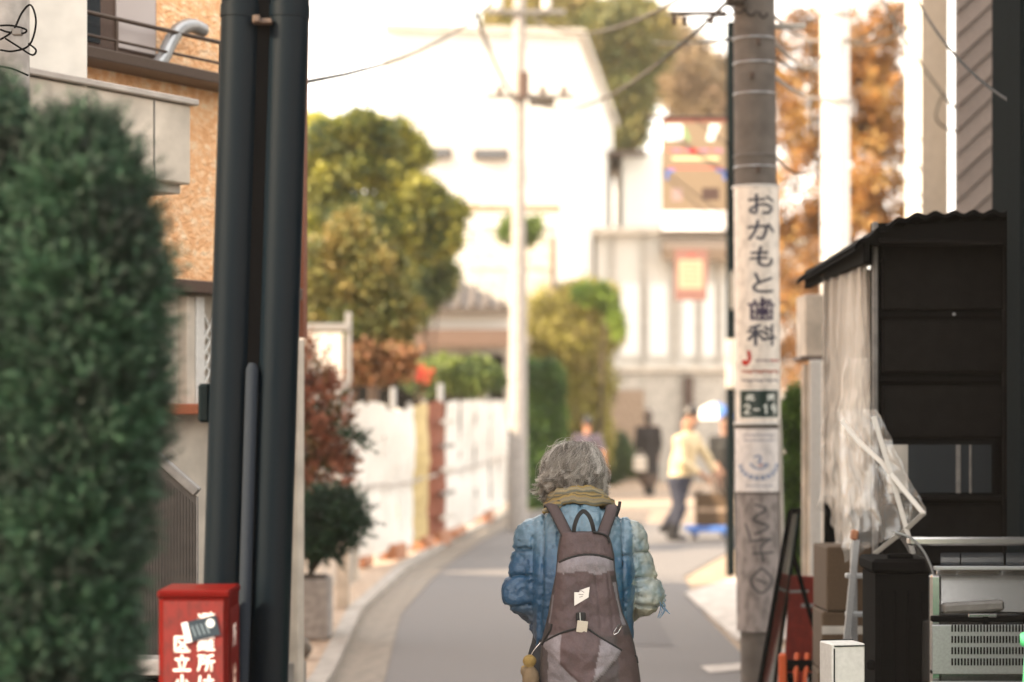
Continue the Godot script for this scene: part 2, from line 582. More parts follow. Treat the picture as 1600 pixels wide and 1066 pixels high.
func make_head_and_hand() -> void:
	var f := Field.new(Vector3(-0.11, -0.14, -0.15), Vector3(0.11, 0.16, 0.13), 0.004)
	f.ell(Vector3(0, 0.035, 0.012), Vector3(0.074, 0.092, 0.094), 0.01)
	f.ell(Vector3(0, -0.045, -0.028), Vector3(0.056, 0.062, 0.060), 0.04)
	f.cap(Vector3(0, -0.095, -0.062), Vector3(0, -0.098, -0.055), 0.018, 0.02, 0.03)
	f.cap(Vector3(0, 0.018, -0.086), Vector3(0, -0.024, -0.103), 0.007, 0.012, 0.014)
	for s in [-1.0, 1.0]:
		f.ell(Vector3(s * 0.031, 0.012, -0.094), Vector3(0.019, 0.012, 0.014), 0.012, Basis(), true)
		f.ell(Vector3(s * 0.031, 0.011, -0.077), Vector3(0.013, 0.011, 0.013), 0.003)
		f.cap(Vector3(s * 0.016, 0.034, -0.088), Vector3(s * 0.045, 0.034, -0.076), 0.006, 0.005, 0.012)
		f.ell(Vector3(s * 0.077, 0.0, 0.012), Vector3(0.010, 0.032, 0.020), 0.008)
		f.ell(Vector3(s * 0.042, -0.025, -0.066), Vector3(0.02, 0.02, 0.02), 0.02)
	f.cap(Vector3(-0.022, -0.055, -0.084), Vector3(0.022, -0.055, -0.084), 0.005, 0.005, 0.008)
	f.cap(Vector3(-0.019, -0.064, -0.083), Vector3(0.019, -0.064, -0.083), 0.006, 0.006, 0.006)
	f.cap(Vector3(0, -0.05, 0.015), Vector3(0, -0.14, 0.03), 0.052, 0.054, 0.03)
	head_field = f
	var g := Field.new(Vector3(-0.07, -0.20, -0.06), Vector3(0.07, 0.02, 0.04), 0.0035)
	g.cap(Vector3(0, 0.01, 0), Vector3(0, -0.03, 0), 0.025, 0.026, 0.02)
	g.cap(Vector3(-0.018, -0.05, 0), Vector3(0.018, -0.05, 0), 0.019, 0.019, 0.02, 0.75)
	g.cap(Vector3(-0.026, -0.085, 0), Vector3(0.026, -0.085, 0), 0.015, 0.015, 0.02, 0.8)
	var ln := [0.062, 0.076, 0.080, 0.070]
	for k in 4:
		var x: float = [0.031, 0.010, -0.011, -0.031][3 - k] * 1.0
		var a := Vector3(x, -0.092, 0)
		var l: float = ln[k]
		var b := a + Vector3(x * 0.12, -l * 0.45, -l * 0.10)
		var c := b + Vector3(0, -l * 0.32, -l * 0.18)
		var e := c + Vector3(0, -l * 0.20, -l * 0.22)
		g.cap(a, b, 0.0088, 0.0083, 0.004)
		g.cap(b, c, 0.0083, 0.0076, 0.004)
		g.cap(c, e, 0.0076, 0.0068, 0.004)
	g.cap(Vector3(0.024, -0.035, -0.004), Vector3(0.046, -0.065, -0.018), 0.012, 0.010, 0.008)
	g.cap(Vector3(0.046, -0.065, -0.018), Vector3(0.050, -0.098, -0.030), 0.0095, 0.0075, 0.004)
	hand_field = g

func add_head(acc: Dictionary, at: Vector3, b: Basis, skin: Color) -> void:
	head_field.net(acc, func(p: Vector3) -> Color:
		for s in [-1.0, 1.0]:
			if p.distance_to(Vector3(s * 0.031, 0.011, -0.088)) < 0.0075: return Color(0.02, 0.015, 0.01)
			if absf(p.y - 0.034) < 0.005 and p.z < -0.065 and absf(p.x) > 0.012 and absf(p.x) < 0.048: return skin * 0.25
		if p.z < -0.078 and absf(p.y + 0.06) < 0.009 and absf(p.x) < 0.024: return Color(skin.r * 0.85, skin.g * 0.55, skin.b * 0.55)
		return skin, Transform3D(b, at))

func add_hand(acc: Dictionary, wrist: Vector3, towards: Vector3, palm: Vector3, left: bool, skin: Color) -> void:
	var y := -towards.normalized()
	var z := -(palm - y * palm.dot(y)).normalized()
	var x := y.cross(z)
	if left: x = -x
	hand_field.net(acc, func(_p: Vector3) -> Color: return skin, Transform3D(Basis(x, y, z), wrist), left)

# a whole figure from joints: one continuous mesh, colours by body part
func figure(root: Node3D, j: Dictionary, look: Dictionary) -> void:
	var all: Array = j.values()
	var a: Vector3 = all[0]
	var b: Vector3 = all[0]
	for p in all:
		a = a.min(p)
		b = b.max(p)
	var f := Field.new(a - Vector3(0.26, 0.12, 0.26), b + Vector3(0.26, 0.2, 0.26), 0.014)
	var k: float = look.get("bulk", 1.0)
	var mid: Vector3 = j.pelvis.lerp(j.chest, 0.5)
	f.cap(j.hip_l, j.hip_r, 0.088 * k, 0.088 * k, 0.04)
	f.cap(j.pelvis, mid, 0.125 * k, 0.12 * k, 0.05, 0.8)
	f.cap(mid, j.chest, 0.12 * k, 0.135 * k, 0.05, 0.8)
	f.cap(j.shoulder_l, j.shoulder_r, 0.066 * k, 0.066 * k, 0.06)
	f.cap(j.chest, j.neck, 0.075, 0.05, 0.05)
	f.cap(j.neck, j.head - Vector3(0, 0.05, 0), 0.05, 0.05, 0.02)
	for s in ["l", "r"]:
		f.cap(j["shoulder_" + s], j["elbow_" + s], 0.062 * k, 0.048 * k, 0.03)
		f.cap(j["elbow_" + s], j["wrist_" + s], 0.046 * k, 0.034 * k, 0.02)
		f.cap(j["hip_" + s], j["knee_" + s], 0.092 * k, 0.066 * k, 0.03)
		f.cap(j["knee_" + s], j["ankle_" + s], 0.064 * k, 0.046 * k, 0.02)
		var toe: Vector3 = j["ankle_" + s] + look.facing * 0.15 + Vector3(0, -0.045, 0)
		f.cap(j["ankle_" + s] + Vector3(0, -0.03, 0) - look.facing * 0.04, toe, 0.042, 0.034, 0.03)
	if look.has("coat"):
		f.cap(j.pelvis + Vector3(0, 0.1, 0), j.pelvis + Vector3(0, -look.coat, 0), 0.15 * k, 0.19 * k, 0.04, 0.8)
	nz.seed = 5
	nz.frequency = 9.0
	f.warp(func(p: Vector3) -> float: return 0.010 * nz.get_noise_3dv(p) + 0.004 * nz.get_noise_3dv(p * 2.7), 0.05)
	var acc := fresh()
	f.net(acc, func(p: Vector3) -> Color:
		if p.y > j.neck.y - 0.01 and p.distance_to(j.neck) < 0.2: return look.skin
		if p.y < j.ankle_l.y + 0.03 and p.distance_to(j.ankle_l) < 0.22 or p.distance_to(j.ankle_r) < 0.14: return look.shoe
		for s in ["l", "r"]:
			if p.distance_to(j["wrist_" + s]) < 0.06: return look.skin
			if look.get("short", false) and p.distance_to(j["elbow_" + s].lerp(j["wrist_" + s], 0.5)) < 0.17: return look.skin
		if p.y < j.pelvis.y - look.get("coat", 0.0) + 0.02: return look.leg
		if look.has("apron") and (p - j.chest).dot(look.facing) > 0.03 and p.y < j.chest.y - 0.05: return look.apron
		return look.top)
	var hb := Basis.looking_at(look.gaze, Vector3.UP)
	add_head(acc, j.head, hb, look.skin)
	for s in ["l", "r"]:
		var dir: Vector3 = j["wrist_" + s] - j["elbow_" + s]
		add_hand(acc, j["wrist_" + s], dir, look.get("palm", Vector3(0, -1, 0.3)), s == "l", look.skin)
	mi("body", amesh(acc), M.body, root)
	var hf := Field.new(Vector3(-0.13, -0.3, -0.14), Vector3(0.13, 0.17, 0.16), 0.008)
	hf.ell(Vector3(0, 0.045, 0.022), Vector3(0.084, 0.098, 0.100), 0.02)
	if look.get("long", 0.0) > 0.0:
		hf.cap(Vector3(0, 0.0, 0.05), Vector3(0, -look.long, 0.07), 0.082, 0.06, 0.04)
	hf.ell(Vector3(0, -0.05, -0.105), Vector3(0.072, 0.115, 0.09), 0.01, Basis(), true)
	nz.frequency = 30.0
	hf.warp(func(p: Vector3) -> float: return 0.010 * nz.get_noise_3dv(Vector3(p.x, p.y * 0.35, p.z)), 0.03)
	var ha := fresh()
	hf.net(ha, func(p: Vector3) -> Color: return look.hair * (0.8 + 0.4 * absf(nz.get_noise_3dv(p))), Transform3D(hb, j.head))
	mi("hair", amesh(ha), M.hair, root)

# ---------------------------------------------------------------- plants
func leaf_clump(n: int, spread: float, size: float, slim: float, sd: int) -> ArrayMesh:
	var r := RandomNumberGenerator.new()
	r.seed = sd
	var st := S()
	for i in n:
		var dir := Vector3(r.randfn(), r.randfn() * 0.8 + 0.15, r.randfn()).normalized()
		var base := dir * spread * r.randf_range(0.1, 1.0)
		var ax := (dir + Vector3(r.randfn(), r.randfn() - 0.3, r.randfn()) * 0.7).normalized()
		var w := ax.cross(Vector3(r.randfn(), r.randfn(), r.randfn())).normalized()
		var nn := ax.cross(w)
		var l := size * r.randf_range(0.7, 1.3)
		var tip := base + ax * l
		var m := base + ax * l * 0.45
		poly(st, [base, m + w * l * slim - nn * l * 0.06, tip], nn)
		poly(st, [base, tip, m - w * l * slim - nn * l * 0.06], nn)
	st.generate_normals()
	return st.commit()

func needle_spray(n: int, length: float, size: float, slim: float, sd: int) -> ArrayMesh:
	var r := RandomNumberGenerator.new()
	r.seed = sd
	var st := S()
	poly(st, [Vector3(-0.002, 0, 0), Vector3(0.002, 0, 0), Vector3(0, length, 0)], Vector3(0, 0, 1))
	for i in n:
		var t := float(i) / n
		var w := r.randf() * TAU
		var base := Vector3(0, length * t, 0)
		var ax := Vector3(cos(w), r.randf_range(0.5, 1.1), sin(w)).normalized()
		var l := size * r.randf_range(0.6, 1.2) * (1.0 - 0.5 * t)
		var side := ax.cross(Vector3(r.randfn(), r.randfn(), r.randfn())).normalized() * l * slim
		poly(st, [base - side, base + side, base + ax * l], ax.cross(side))
	st.generate_normals()
	return st.commit()

# leaf clumps through the volume of some ellipsoids [centre, radii]; upright = how far clumps point up and outwards
func crown(called: String, parent: Node, mesh: Mesh, m: Material, blobs: Array, count: int, cols: Array, sc: Vector2, gap: float, gfreq: float, upright := 0.0, shell := 0.45) -> void:
	var buf := PackedFloat32Array()
	var total := 0.0
	for b in blobs: total += b[1].x * b[1].y + b[1].y * b[1].z + b[1].x * b[1].z
	nz.frequency = gfreq
	nz.seed = 21
	var n := 0
	for b in blobs:
		var want := int(count * (b[1].x * b[1].y + b[1].y * b[1].z + b[1].x * b[1].z) / total)
		var tries := 0
		while want > 0 and tries < count * 4:
			tries += 1
			var dir := Vector3(rng.randfn(), rng.randfn(), rng.randfn()).normalized()
			var rad := pow(rng.randf(), shell * 0.5)
			var q: Vector3 = b[0] + dir * b[1] * rad
			q += dir * 0.12 * b[1].x * nz.get_noise_3dv(q * 1.7 + Vector3(9, 3, 1))
			var g := nz.get_noise_3dv(q)
			if g < -1.0 + gap * 2.0 - 0.35 and rng.randf() < 0.85:
				continue
			want -= 1
			n += 1
			var y := Vector3(rng.randfn(), rng.randfn(), rng.randfn()).normalized()
			y = y.lerp((dir + Vector3(0, 0.8, 0)).normalized(), upright).normalized()
			var x := y.cross(Vector3(rng.randfn(), rng.randfn(), rng.randfn())).normalized()
			var z := x.cross(y)
			var s := rng.randf_range(sc.x, sc.y)
			var t := clampf(0.5 + 0.9 * nz.get_noise_3dv(q * 0.8 + Vector3(40, 7, 3)) + 0.28 * rng.randfn(), 0, 0.999) * (cols.size() - 1)
			var c: Color = cols[int(t)].lerp(cols[int(t) + 1], t - int(t))
			var v := rng.randf_range(0.75, 1.25)
			buf.append_array(PackedFloat32Array([x.x * s, y.x * s, z.x * s, q.x, x.y * s, y.y * s, z.y * s, q.y, x.z * s, y.z * s, z.z * s, q.z, c.r * v, c.g * v, c.b * v, 1.0]))
	var mm := MultiMesh.new()
	mm.transform_format = MultiMesh.TRANSFORM_3D
	mm.use_colors = true
	mm.mesh = mesh
	mm.instance_count = n
	mm.buffer = buf
	var o := MultiMeshInstance3D.new()
	o.multimesh = mm
	o.material_override = m
	o.name = called
	o.set_meta("kind", "stuff")
	parent.add_child(o, true)

# ragged outlines: small knobs round the larger masses of a crown
func ragged(blobs: Array, n: int, share: float) -> Array:
	var q := blobs.duplicate()
	for b in blobs:
		for k in n:
			var d := Vector3(rng.randfn(), rng.randfn(), rng.randfn()).normalized()
			q.append([b[0] + d * b[1] * rng.randf_range(0.8, 1.15), b[1] * share * rng.randf_range(0.6, 1.3)])
	return q

func trunk(parent: Node, base: Vector3, top: Vector3, r: float, blobs: Array) -> void:
	var st := S()
	var mid := base.lerp(top, 0.5) + Vector3(rng.randfn() * 0.06, 0, rng.randfn() * 0.06)
	tube(st, smooth_path([base - Vector3(0, 0.05, 0), base.lerp(mid, 0.4), mid, top], 3), [r * 1.35, r * 1.15, r, r * 0.95, r * 0.9, r * 0.8, r * 0.75, r * 0.65, r * 0.55, r * 0.4], 9)
	obj("trunk", st, M.bark, parent)
	for b in blobs:
		var s2 := S()
		var from: Vector3 = base.lerp(top, rng.randf_range(0.45, 0.95))
		var to: Vector3 = b[0] + Vector3(0, b[1].y * 0.3, 0)
		tube(s2, [from, from.lerp(to, 0.5) + Vector3(0, -0.05, 0), to], [r * 0.45, r * 0.3, r * 0.1], 6)
		obj("branch", s2, M.bark, parent)

# ---------------------------------------------------------------- the scene
func _ready() -> void:
	rng.seed = 7
	var cam := Camera3D.new()
	cam.name = "camera"
	cam.projection = Camera3D.PROJECTION_FRUSTUM
	cam.near = 0.1
	cam.far = 900.0
	var lens := CameraAttributesPhysical.new()
	lens.frustum_focal_length = 85.0
	lens.frustum_focus_distance = 7.3
	lens.frustum_near = 0.1
	lens.frustum_far = 900.0
	lens.exposure_aperture = 2.3
	cam.attributes = lens
	cam.size = 0.1 * 1066.0 / F
	cam.frustum_offset = Vector2(0, 0.1 * (650.0 - 533.0) / F)
	add_child(cam)
	cam.position = Vector3(0, EYE, 0)
	cam.near = 0.1
	cam.far = 900.0

	var env := Environment.new()
	env.background_mode = Environment.BG_SKY
	var sm := ProceduralSkyMaterial.new()
	sm.sky_top_color = Color(0.80, 0.79, 0.78)
	sm.sky_horizon_color = Color(0.98, 0.94, 0.88)
	sm.sky_curve = 0.18
	sm.ground_bottom_color = Color(0.35, 0.31, 0.28)
	sm.ground_horizon_color = Color(0.75, 0.70, 0.65)
	sm.energy_multiplier = 1.15
	sm.sun_angle_max = 20.0
	sm.sun_curve = 0.15
	var sky := Sky.new()
	sky.sky_material = sm
	env.sky = sky
	env.tonemap_mode = Environment.TONE_MAPPER_LINEAR
	env.tonemap_exposure = 4.2
	env.sdfgi_enabled = true
	env.ssao_enabled = true
	env.ssil_enabled = true
	env.fog_enabled = true
	env.fog_light_color = Color(1.0, 0.97, 0.92)
	env.fog_density = 0.0005
	var we := WorldEnvironment.new()
	we.name = "world_environment"
	we.environment = env
	add_child(we)

	var sun := DirectionalLight3D.new()
	sun.name = "sun"
	sun.light_color = Color(1.0, 0.90, 0.76)
	sun.light_energy = 1.35
	sun.light_angular_distance = 0.5
	sun.shadow_enabled = true
	var az := deg_to_rad(24.0)
	var el := deg_to_rad(34.0)
	var to_sun := Vector3(-cos(az) * cos(el), sin(el), sin(az) * cos(el))
	sun.basis = Basis.looking_at(-to_sun, Vector3.UP)
	add_child(sun)

	materials()
	make_head_and_hand()
	ground()
	left_building()
	far_buildings()
	right_buildings()
	trees()
	poles()
	fence()
	left_street()
	stall()
	passers()
	walker()
	pack()

func strip(st: SurfaceTool, l: Array, r: Array, y: float) -> void:
	for i in l.size() - 1:
		poly(st, [Vector3(l[i].y, y, -l[i].x), Vector3(r[i].y, y, -r[i].x), Vector3(r[i + 1].y, y, -r[i + 1].x), Vector3(l[i + 1].y, y, -l[i + 1].x)], Vector3.UP)

func V(a: float, b: float) -> Vector2:
	return Vector2(a, b)

func ground() -> void:
	var st := S()
	box(st, Vector3(0, -0.512, -100), Vector3(700, 1.0, 700), Basis(), 0.0)
	struct("ground", st, M.earth)
	var ls := [V(-6, -0.80), V(3, -0.75), V(8, -0.74), V(13, -0.72), V(17.4, -0.84), V(22.5, -0.69), V(27, -0.41), V(31.8, 0.0), V(36, 0.3), V(42, 0.95), V(52, 2.1)]
	var rs := [V(-6, 1.45), V(3, 1.45), V(8, 1.45), V(13, 1.45), V(17.4, 1.45), V(21.5, 1.6), V(25, 2.3), V(29, 3.2), V(34, 4.0), V(42, 5.5), V(52, 7.5)]
	st = S()
	strip(st, ls, rs, 0.0)
	struct("road", st, M.asphalt)
	var go := []
	var ko := []
	for i in ls.size():
		var w: float = 0.29 if i < 5 else 0.31
		go.append(V(ls[i].x, ls[i].y - w))
		ko.append(V(ls[i].x, ls[i].y - w - 0.11))
	st = S()
	strip(st, go, ls, 0.005)
	struct("gutter", st, M.kerb)
	st = S()
	for i in go.size() - 1:
		prism(st, [V(go[i].y, -go[i].x), V(go[i + 1].y, -go[i + 1].x), V(ko[i + 1].y, -ko[i + 1].x), V(ko[i].y, -ko[i].x)], -0.05, 0.055)
	struct("kerb", st, M.concrete)
	st = S()
	var far := []
	for k in ko: far.append(V(k.x, k.y - 9.0))
	strip(st, far, ko, 0.035)
	struct("pavement", st, M.pave)
	# far paving, warm and worn
	st = S()
	poly(st, [Vector3(0.6, 0.006, -33), Vector3(4.2, 0.006, -31), Vector3(9, 0.006, -60), Vector3(1.2, 0.006, -60)], Vector3.UP)
	struct("far_pavement", st, M.pave)
	# pale concrete ramp in front of the pole, and the paving in front of the stall
	st = S()
	prism(st, [V(1.452, -19.3), V(2.1, -21.3), V(6, -22), V(6, -14.8), V(1.50, -15.3)], -0.05, 0.02)
	struct("driveway", st, M.pale_concrete)
	st = S()
	prism(st, [V(1.456, -14.7), V(6, -14.7), V(6, 6), V(1.456, 6)], -0.05, 0.012)
	struct("pavement_right", st, M.concrete)
	st = S()
	poly(st, [Vector3(0.15, 0.004, -15.2), Vector3(1.05, 0.004, -15.0), Vector3(1.1, 0.004, -18.6), Vector3(0.2, 0.004, -18.9)], Vector3.UP)
	struct("road_patch", st, M.asphalt_patch)
	st = S()
	poly(st, [Vector3(1.15, 0.006, -13.4), Vector3(1.42, 0.006, -13.6), Vector3(1.42, 0.006, -13.95), Vector3(1.12, 0.006, -13.75)], Vector3.UP)
	struct("road_marking", st, M.pale_concrete)

# ---------------------------------------------------------------- left building with orange stucco
func lt(px: float, zo := 0.0) -> float:
	var k := (px - 800.0) / F
	return (-0.95 + 0.866 * zo - k * (10.35 - 0.5 * zo)) / (k * 0.866 - 0.5)

func ly(px: float, py: float, zo := 0.0) -> float:
	return HY(py, 10.35 + 0.866 * lt(px, zo) - 0.5 * zo)

func left_building() -> void:
	var b := Node3D.new()
	b.name = "stucco_house"
	add_child(b)
	b.transform = Transform3D(Basis(Vector3(0.5, 0, -0.866), Vector3.UP, Vector3(0.866, 0, 0.5)), Vector3(-0.95, 0, -10.35))
	meta(b, "orange mottled stucco house with brown balcony rail behind the dark twin pipes", "house")
	var yb := 2.03
	BX("lower_wall", Vector3(-3, yb * 0.5, -6.5), Vector3(6, yb, 13), M.cream, b, Basis(), 0.01)  # unseen depth and height of the house stretched to shade the near street
	BX("upper_wall", Vector3(-3, (yb + 8.2) * 0.5, -6.515), Vector3(5.98, 8.2 - yb - 0.004, 13), M.stucco, b, Basis(), 0.01)
	BX("roof", Vector3(-3, 8.3, -6.5), Vector3(6.4, 0.18, 13.5), M.brown, b)
	BX("eave_board", Vector3(-3.1, yb + 0.005, 0.04), Vector3(5.9, 0.05, 0.16), M.brown, b)
	# balcony ledge and rail
	var yl := 2.905
	BX("balcony_ledge", Vector3(-2.2, yl, 0.05), Vector3(3.4, 0.045, 0.20), M.rail, b)
	var rl := S()
	tube(rl, [Vector3(-3.9, 3.062, 0.12), Vector3(-0.5, 3.062, 0.12)], 0.009, 8)
	obj("rail", rl, M.rail, b)
	rl = S()
	tube(rl, [Vector3(-3.9, 2.975, 0.12), Vector3(-0.5, 2.975, 0.12)], 0.006, 8)
	obj("rail", rl, M.rail, b)
	for px in [60.0, 182.0, 345.0]:
		BX("rail_post", Vector3(lt(px, 0.12), 2.995, 0.12), Vector3(0.014, 0.14, 0.014), M.rail, b)
	# window above the ledge
	var x0 := lt(60, 0)
	var x1 := lt(236, 0)
	var w := BX("window", Vector3((x0 + x1) * 0.5, 3.45, 0.004), Vector3(x1 - x0, 1.06, 0.05), M.brown, b)
	BX("pane", Vector3((x0 + x1) * 0.5 - 0.16, 3.45, 0.03), Vector3((x1 - x0) * 0.42, 0.96, 0.012), M.window, w)
	BX("pane", Vector3((x0 + x1) * 0.5 + 0.2, 3.45, 0.034), Vector3((x1 - x0) * 0.36, 0.96, 0.012), mat(C(0.42, 0.37, 0.36), 0.25), w)
	# flexible metal exhaust duct
	var st := S()
	var q := []
	for c in [[243, 108], [256, 88], [266, 66], [280, 46], [300, 40], [318, 48]]:
		var zo := 0.1
		q.append(Vector3(lt(c[0], zo), ly(c[0], c[1], zo), zo))
	q = smooth_path(q, 6)
	var rr := []
	for i in q.size(): rr.append(0.028 + 0.003 * (i % 2))
	tube(st, q, rr, 14)
	obj("exhaust_duct", st, M.alu, b)
	# beige boxed canopy with a capping
	var zc := 0.34
	var xr := lt(298, zc)
	var yt := 2.735
	BX("canopy", Vector3((xr - 5.0) * 0.5, 2.57, zc * 0.5), Vector3(xr + 5.0, 0.31, zc), M.cream, b, Basis(), 0.006)
	BX("canopy_cap", Vector3((xr - 5.0) * 0.5 + 0.012, yt + 0.006, zc * 0.5 + 0.008), Vector3(xr + 5.03, 0.024, zc + 0.03), M.pale_concrete, b)
	BX("canopy_joint", Vector3(lt(240, zc), 2.57, zc + 0.001), Vector3(0.006, 0.30, 0.006), M.greymetal, b, Basis(), 0.0)
	BX("canopy_skirt", Vector3(xr - 0.6, 2.405, zc * 0.5 - 0.02), Vector3(1.2, 0.05, zc - 0.06), M.offwhite, b)
	# pilasters, lattice and red sill
	for px in [284.0, 299.0, 342.0]:
		BX("pilaster", Vector3(lt(px), 1.77, 0.025), Vector3(0.055, 0.46, 0.05), M.white_paint if px > 290 else M.cream, b)
	var xa := lt(305)
	var xe := lt(338)
	for k in 8:
		for s in [-1.0, 1.0]:
			var y := 1.56 + 0.065 * k
			if y > 1.93: continue
			var bb := Basis(Vector3.BACK, s * 0.9)
			BX("lattice_slat", Vector3((xa + xe) * 0.5, y, 0.02 + s * 0.006), Vector3((xe - xa) * 1.55, 0.012, 0.010), M.white_paint, b, bb, 0.002)
	BX("sill", Vector3(-1.5, 1.528, 0.05), Vector3(2.6, 0.045, 0.12), M.tileorange, b)
	BX("plinth", Vector3(-3, 0.2, 0.012), Vector3(6.02, 0.4, 0.03), M.concrete, b)
	# corner strip beside the pipes
	BX("corner_pilaster", Vector3(-0.065, 0.92, 0.025), Vector3(0.05, 1.84, 0.05), M.cream, b)
	BX("corner_trim", Vector3(-0.015, 3.4, 0.02), Vector3(0.03, 3.1, 0.04), M.redbrown, b)
	# blank white board high on the wall
	var o := BX("wall_board", P(87, 40, 8.55), Vector3(0.225, 0.46, 0.05), M.white_wall, null, Basis(Vector3.UP, 0.45))
	meta(o, "blank white board high on the orange stucco house beside the cable pole", "board")

func gable(st: SurfaceTool, x0: float, x1: float, y0: float, y1: float, z0: float, z1: float) -> void:
	# a hipped roof slab sloping to every side
	var zm := (z0 + z1) * 0.5
	var h := minf((z0 - z1) * 0.5, (x1 - x0) * 0.45)
	var a := [Vector3(x0, y0, z0), Vector3(x1, y0, z0), Vector3(x1, y0, z1), Vector3(x0, y0, z1)]
	var r0 := Vector3(x0 + h, y1, zm)
	var r1 := Vector3(x1 - h, y1, zm)
	poly(st, [a[0], a[1], r1, r0], Vector3(0, 1, 1))
	poly(st, [a[2], a[3], r0, r1], Vector3(0, 1, -1))
	poly(st, [a[0], r0, a[3]], Vector3(-1, 1, 0))
	poly(st, [a[1], a[2], r1], Vector3(1, 1, 0))
	var d := Vector3(0, -0.08, 0)
	for i in 4:
		var p: Vector3 = a[i]
		var e: Vector3 = a[(i + 1) % 4]
		poly(st, [p, e, e + d, p + d], (p + e) * 0.5 - (r0 + r1) * 0.5)
	poly(st, [a[0] + d, a[1] + d, a[2] + d, a[3] + d], Vector3.DOWN)

func far_buildings() -> void:
	# tall white building
	var b := thing("white_building", "tall plain white building with two narrow brown slit windows behind the clipped tree", "building", Vector3(GX(780, 48), 0, -48))
	var A := V(GX(600, 47.2), -47.2)
	var Bc := V(GX(905, 48), -48)
	var Cc := V(GX(958, 63), -63)
	var off: Vector2 = V(b.position.x, b.position.z)
	var st := S()
	prism(st, [A - off, Bc - off, Cc - off, V(A.x - 1, -63) - off], 0.0, 9.4)
	obj("wall", st, M.white_wall, b)
	st = S()
	prism(st, [A - off + V(0, 0.1), Bc - off + V(0.12, 0.1), Cc - off + V(0.15, 0), V(A.x - 1, -63) - off], 9.403, 9.55)
	obj("parapet", st, M.offwhite, b)
	for w in [[655, 709], [740, 796], [560, 620]]:
		var xa: float = GX(w[0], 48) - off.x
		var xe: float = GX(w[1], 48) - off.x
		var zf: float = 0.0 + (A.y - off.y) * (1.0 - (w[0] - 600.0) / 305.0)
		var f := BX("window", Vector3((xa + xe) * 0.5, HY(245, 48), zf + 0.03), Vector3(xe - xa, 0.22, 0.14), M.brown, b)
		BX("pane", Vector3((xa + xe) * 0.5, HY(245, 48), zf + 0.102), Vector3(xe - xa - 0.1, 0.14, 0.02), M.window, f)
	# annex in front of it
	b = thing("cream_annex", "low cream annex with a brown ledge in front of the tall white building", "building", Vector3(GX(800, 45), 0, -45))
	BX("wall", Vector3(0, 2.6, -0.8), Vector3(1.75, 5.2, 1.6), M.offwhite, b)
	BX("ledge", Vector3(0, HY(326, 45), 0.02), Vector3(1.9, 0.14, 0.4), M.pave, b)
	BX("door", Vector3(0.5, 1.05, 0.01), Vector3(0.8, 2.1, 0.06), M.brown, b)
	BX("wall_band", Vector3(0, HY(400, 45), 0.006), Vector3(1.72, 0.5, 0.03), M.cream, b)
	BX("downpipe", Vector3(0.8, 2.5, 0.05), Vector3(0.07, 5.0, 0.07), M.beam, b)
	# shop building that closes the street
	b = thing("pale_shop", "pale two-storey shop front with tall white windows closing the end of the street", "building", Vector3(GX(1060, 53), 0, -53))
	BX("wall", Vector3(0.8, 2.9, -4), Vector3(5.4, 5.8, 8), M.white_wall, b, Basis(), 0.02)
	BX("cornice", Vector3(0.8, HY(362, 53), 0.1), Vector3(5.6, 0.16, 0.4), M.cream, b)
	BX("base_wall", Vector3(0.8, 1.24, 0.12), Vector3(5.5, 2.48, 0.26), M.offwhite, b)
	BX("ledge", Vector3(0.8, HY(574, 53) - 0.06, 0.14), Vector3(5.6, 0.12, 0.42), M.cream, b)
	for w in [[968, 1000], [1012, 1044], [1064, 1086], [1096, 1117], [1128, 1150]]:
		var xa: float = GX(w[0], 53) - b.position.x
		var xe: float = GX(w[1], 53) - b.position.x
		var f := BX("window", Vector3((xa + xe) * 0.5, HY(500, 53), 0.03), Vector3(xe - xa, 1.75, 0.12), M.white_paint, b)
		BX("pane", Vector3((xa + xe) * 0.5, HY(500, 53), 0.095), Vector3(xe - xa - 0.08, 1.62, 0.02), mat(C(0.85, 0.85, 0.82), 0.15), f)
	for px in [958.0, 1006.0, 1054.0, 1091.0, 1122.0]:
		BX("pilaster", Vector3(GX(px, 53) - b.position.x, HY(470, 53), 0.06), Vector3(0.10, 2.9, 0.12), M.offwhite, b)
	BX("awning", Vector3(0.9, HY(392, 53), 0.35), Vector3(2.6, 0.30, 0.7), M.pave, b, Basis(Vector3.RIGHT, 0.35))
	BX("shutter", Vector3(1.9, 1.1, 0.27), Vector3(1.3, 2.1, 0.05), M.cream, b)
	BX("door", Vector3(-1.2, 1.05, 0.27), Vector3(0.8, 2.1, 0.05), M.pave, b)
	BX("pillar", Vector3(GX(1074, 53) - b.position.x, 1.2, 0.35), Vector3(0.22, 2.4, 0.2), M.brown, b)
	# brown-roofed house beyond
	b = thing("brown_roofed_house", "cream house with a brown overhanging roof beside the tall white building", "house", Vector3(GX(985, 60), 0, -60))
	BX("wall", Vector3(0.45, 4.2, -2.5), Vector3(1.3, 8.4, 5), M.white_wall, b)
	st = S()
	gable(st, -0.75, 0.35 + 0.05, HY(240, 60), HY(222, 60), 0.8, -5.6)
	obj("roof", st, M.brown, b)
	# tiled house on the left
	b = thing("tiled_house", "old house with a ribbed grey tile roof and dark porch behind the white fence", "house", Vector3(GX(715, 40), 0, -40))
	BX("wall", Vector3(-0.6, 1.6, -2.2), Vector3(3.4, 3.3, 4), M.offwhite, b)
	st = S()
	gable(st, -2.8, 0.95, HY(482, 40), HY(392, 40), 0.35, -4.6)
	var rf := obj("roof", st, M.rooftile, b)
	for k in 15:
		var x := -2.65 + 0.245 * k
		var t := clampf((0.95 - x) / 1.69, 0, 1)
		t = minf(t, clampf((x + 2.8) / 1.69, 0, 1))
		st = S()
		tube(st, [Vector3(x, HY(482, 40) + 0.03, 0.36), Vector3(x, lerpf(HY(482, 40), HY(392, 40), t) + 0.03, 0.36 - 2.47 * t)], 0.045, 6)
		obj("tile_rib", st, M.rooftile, rf)
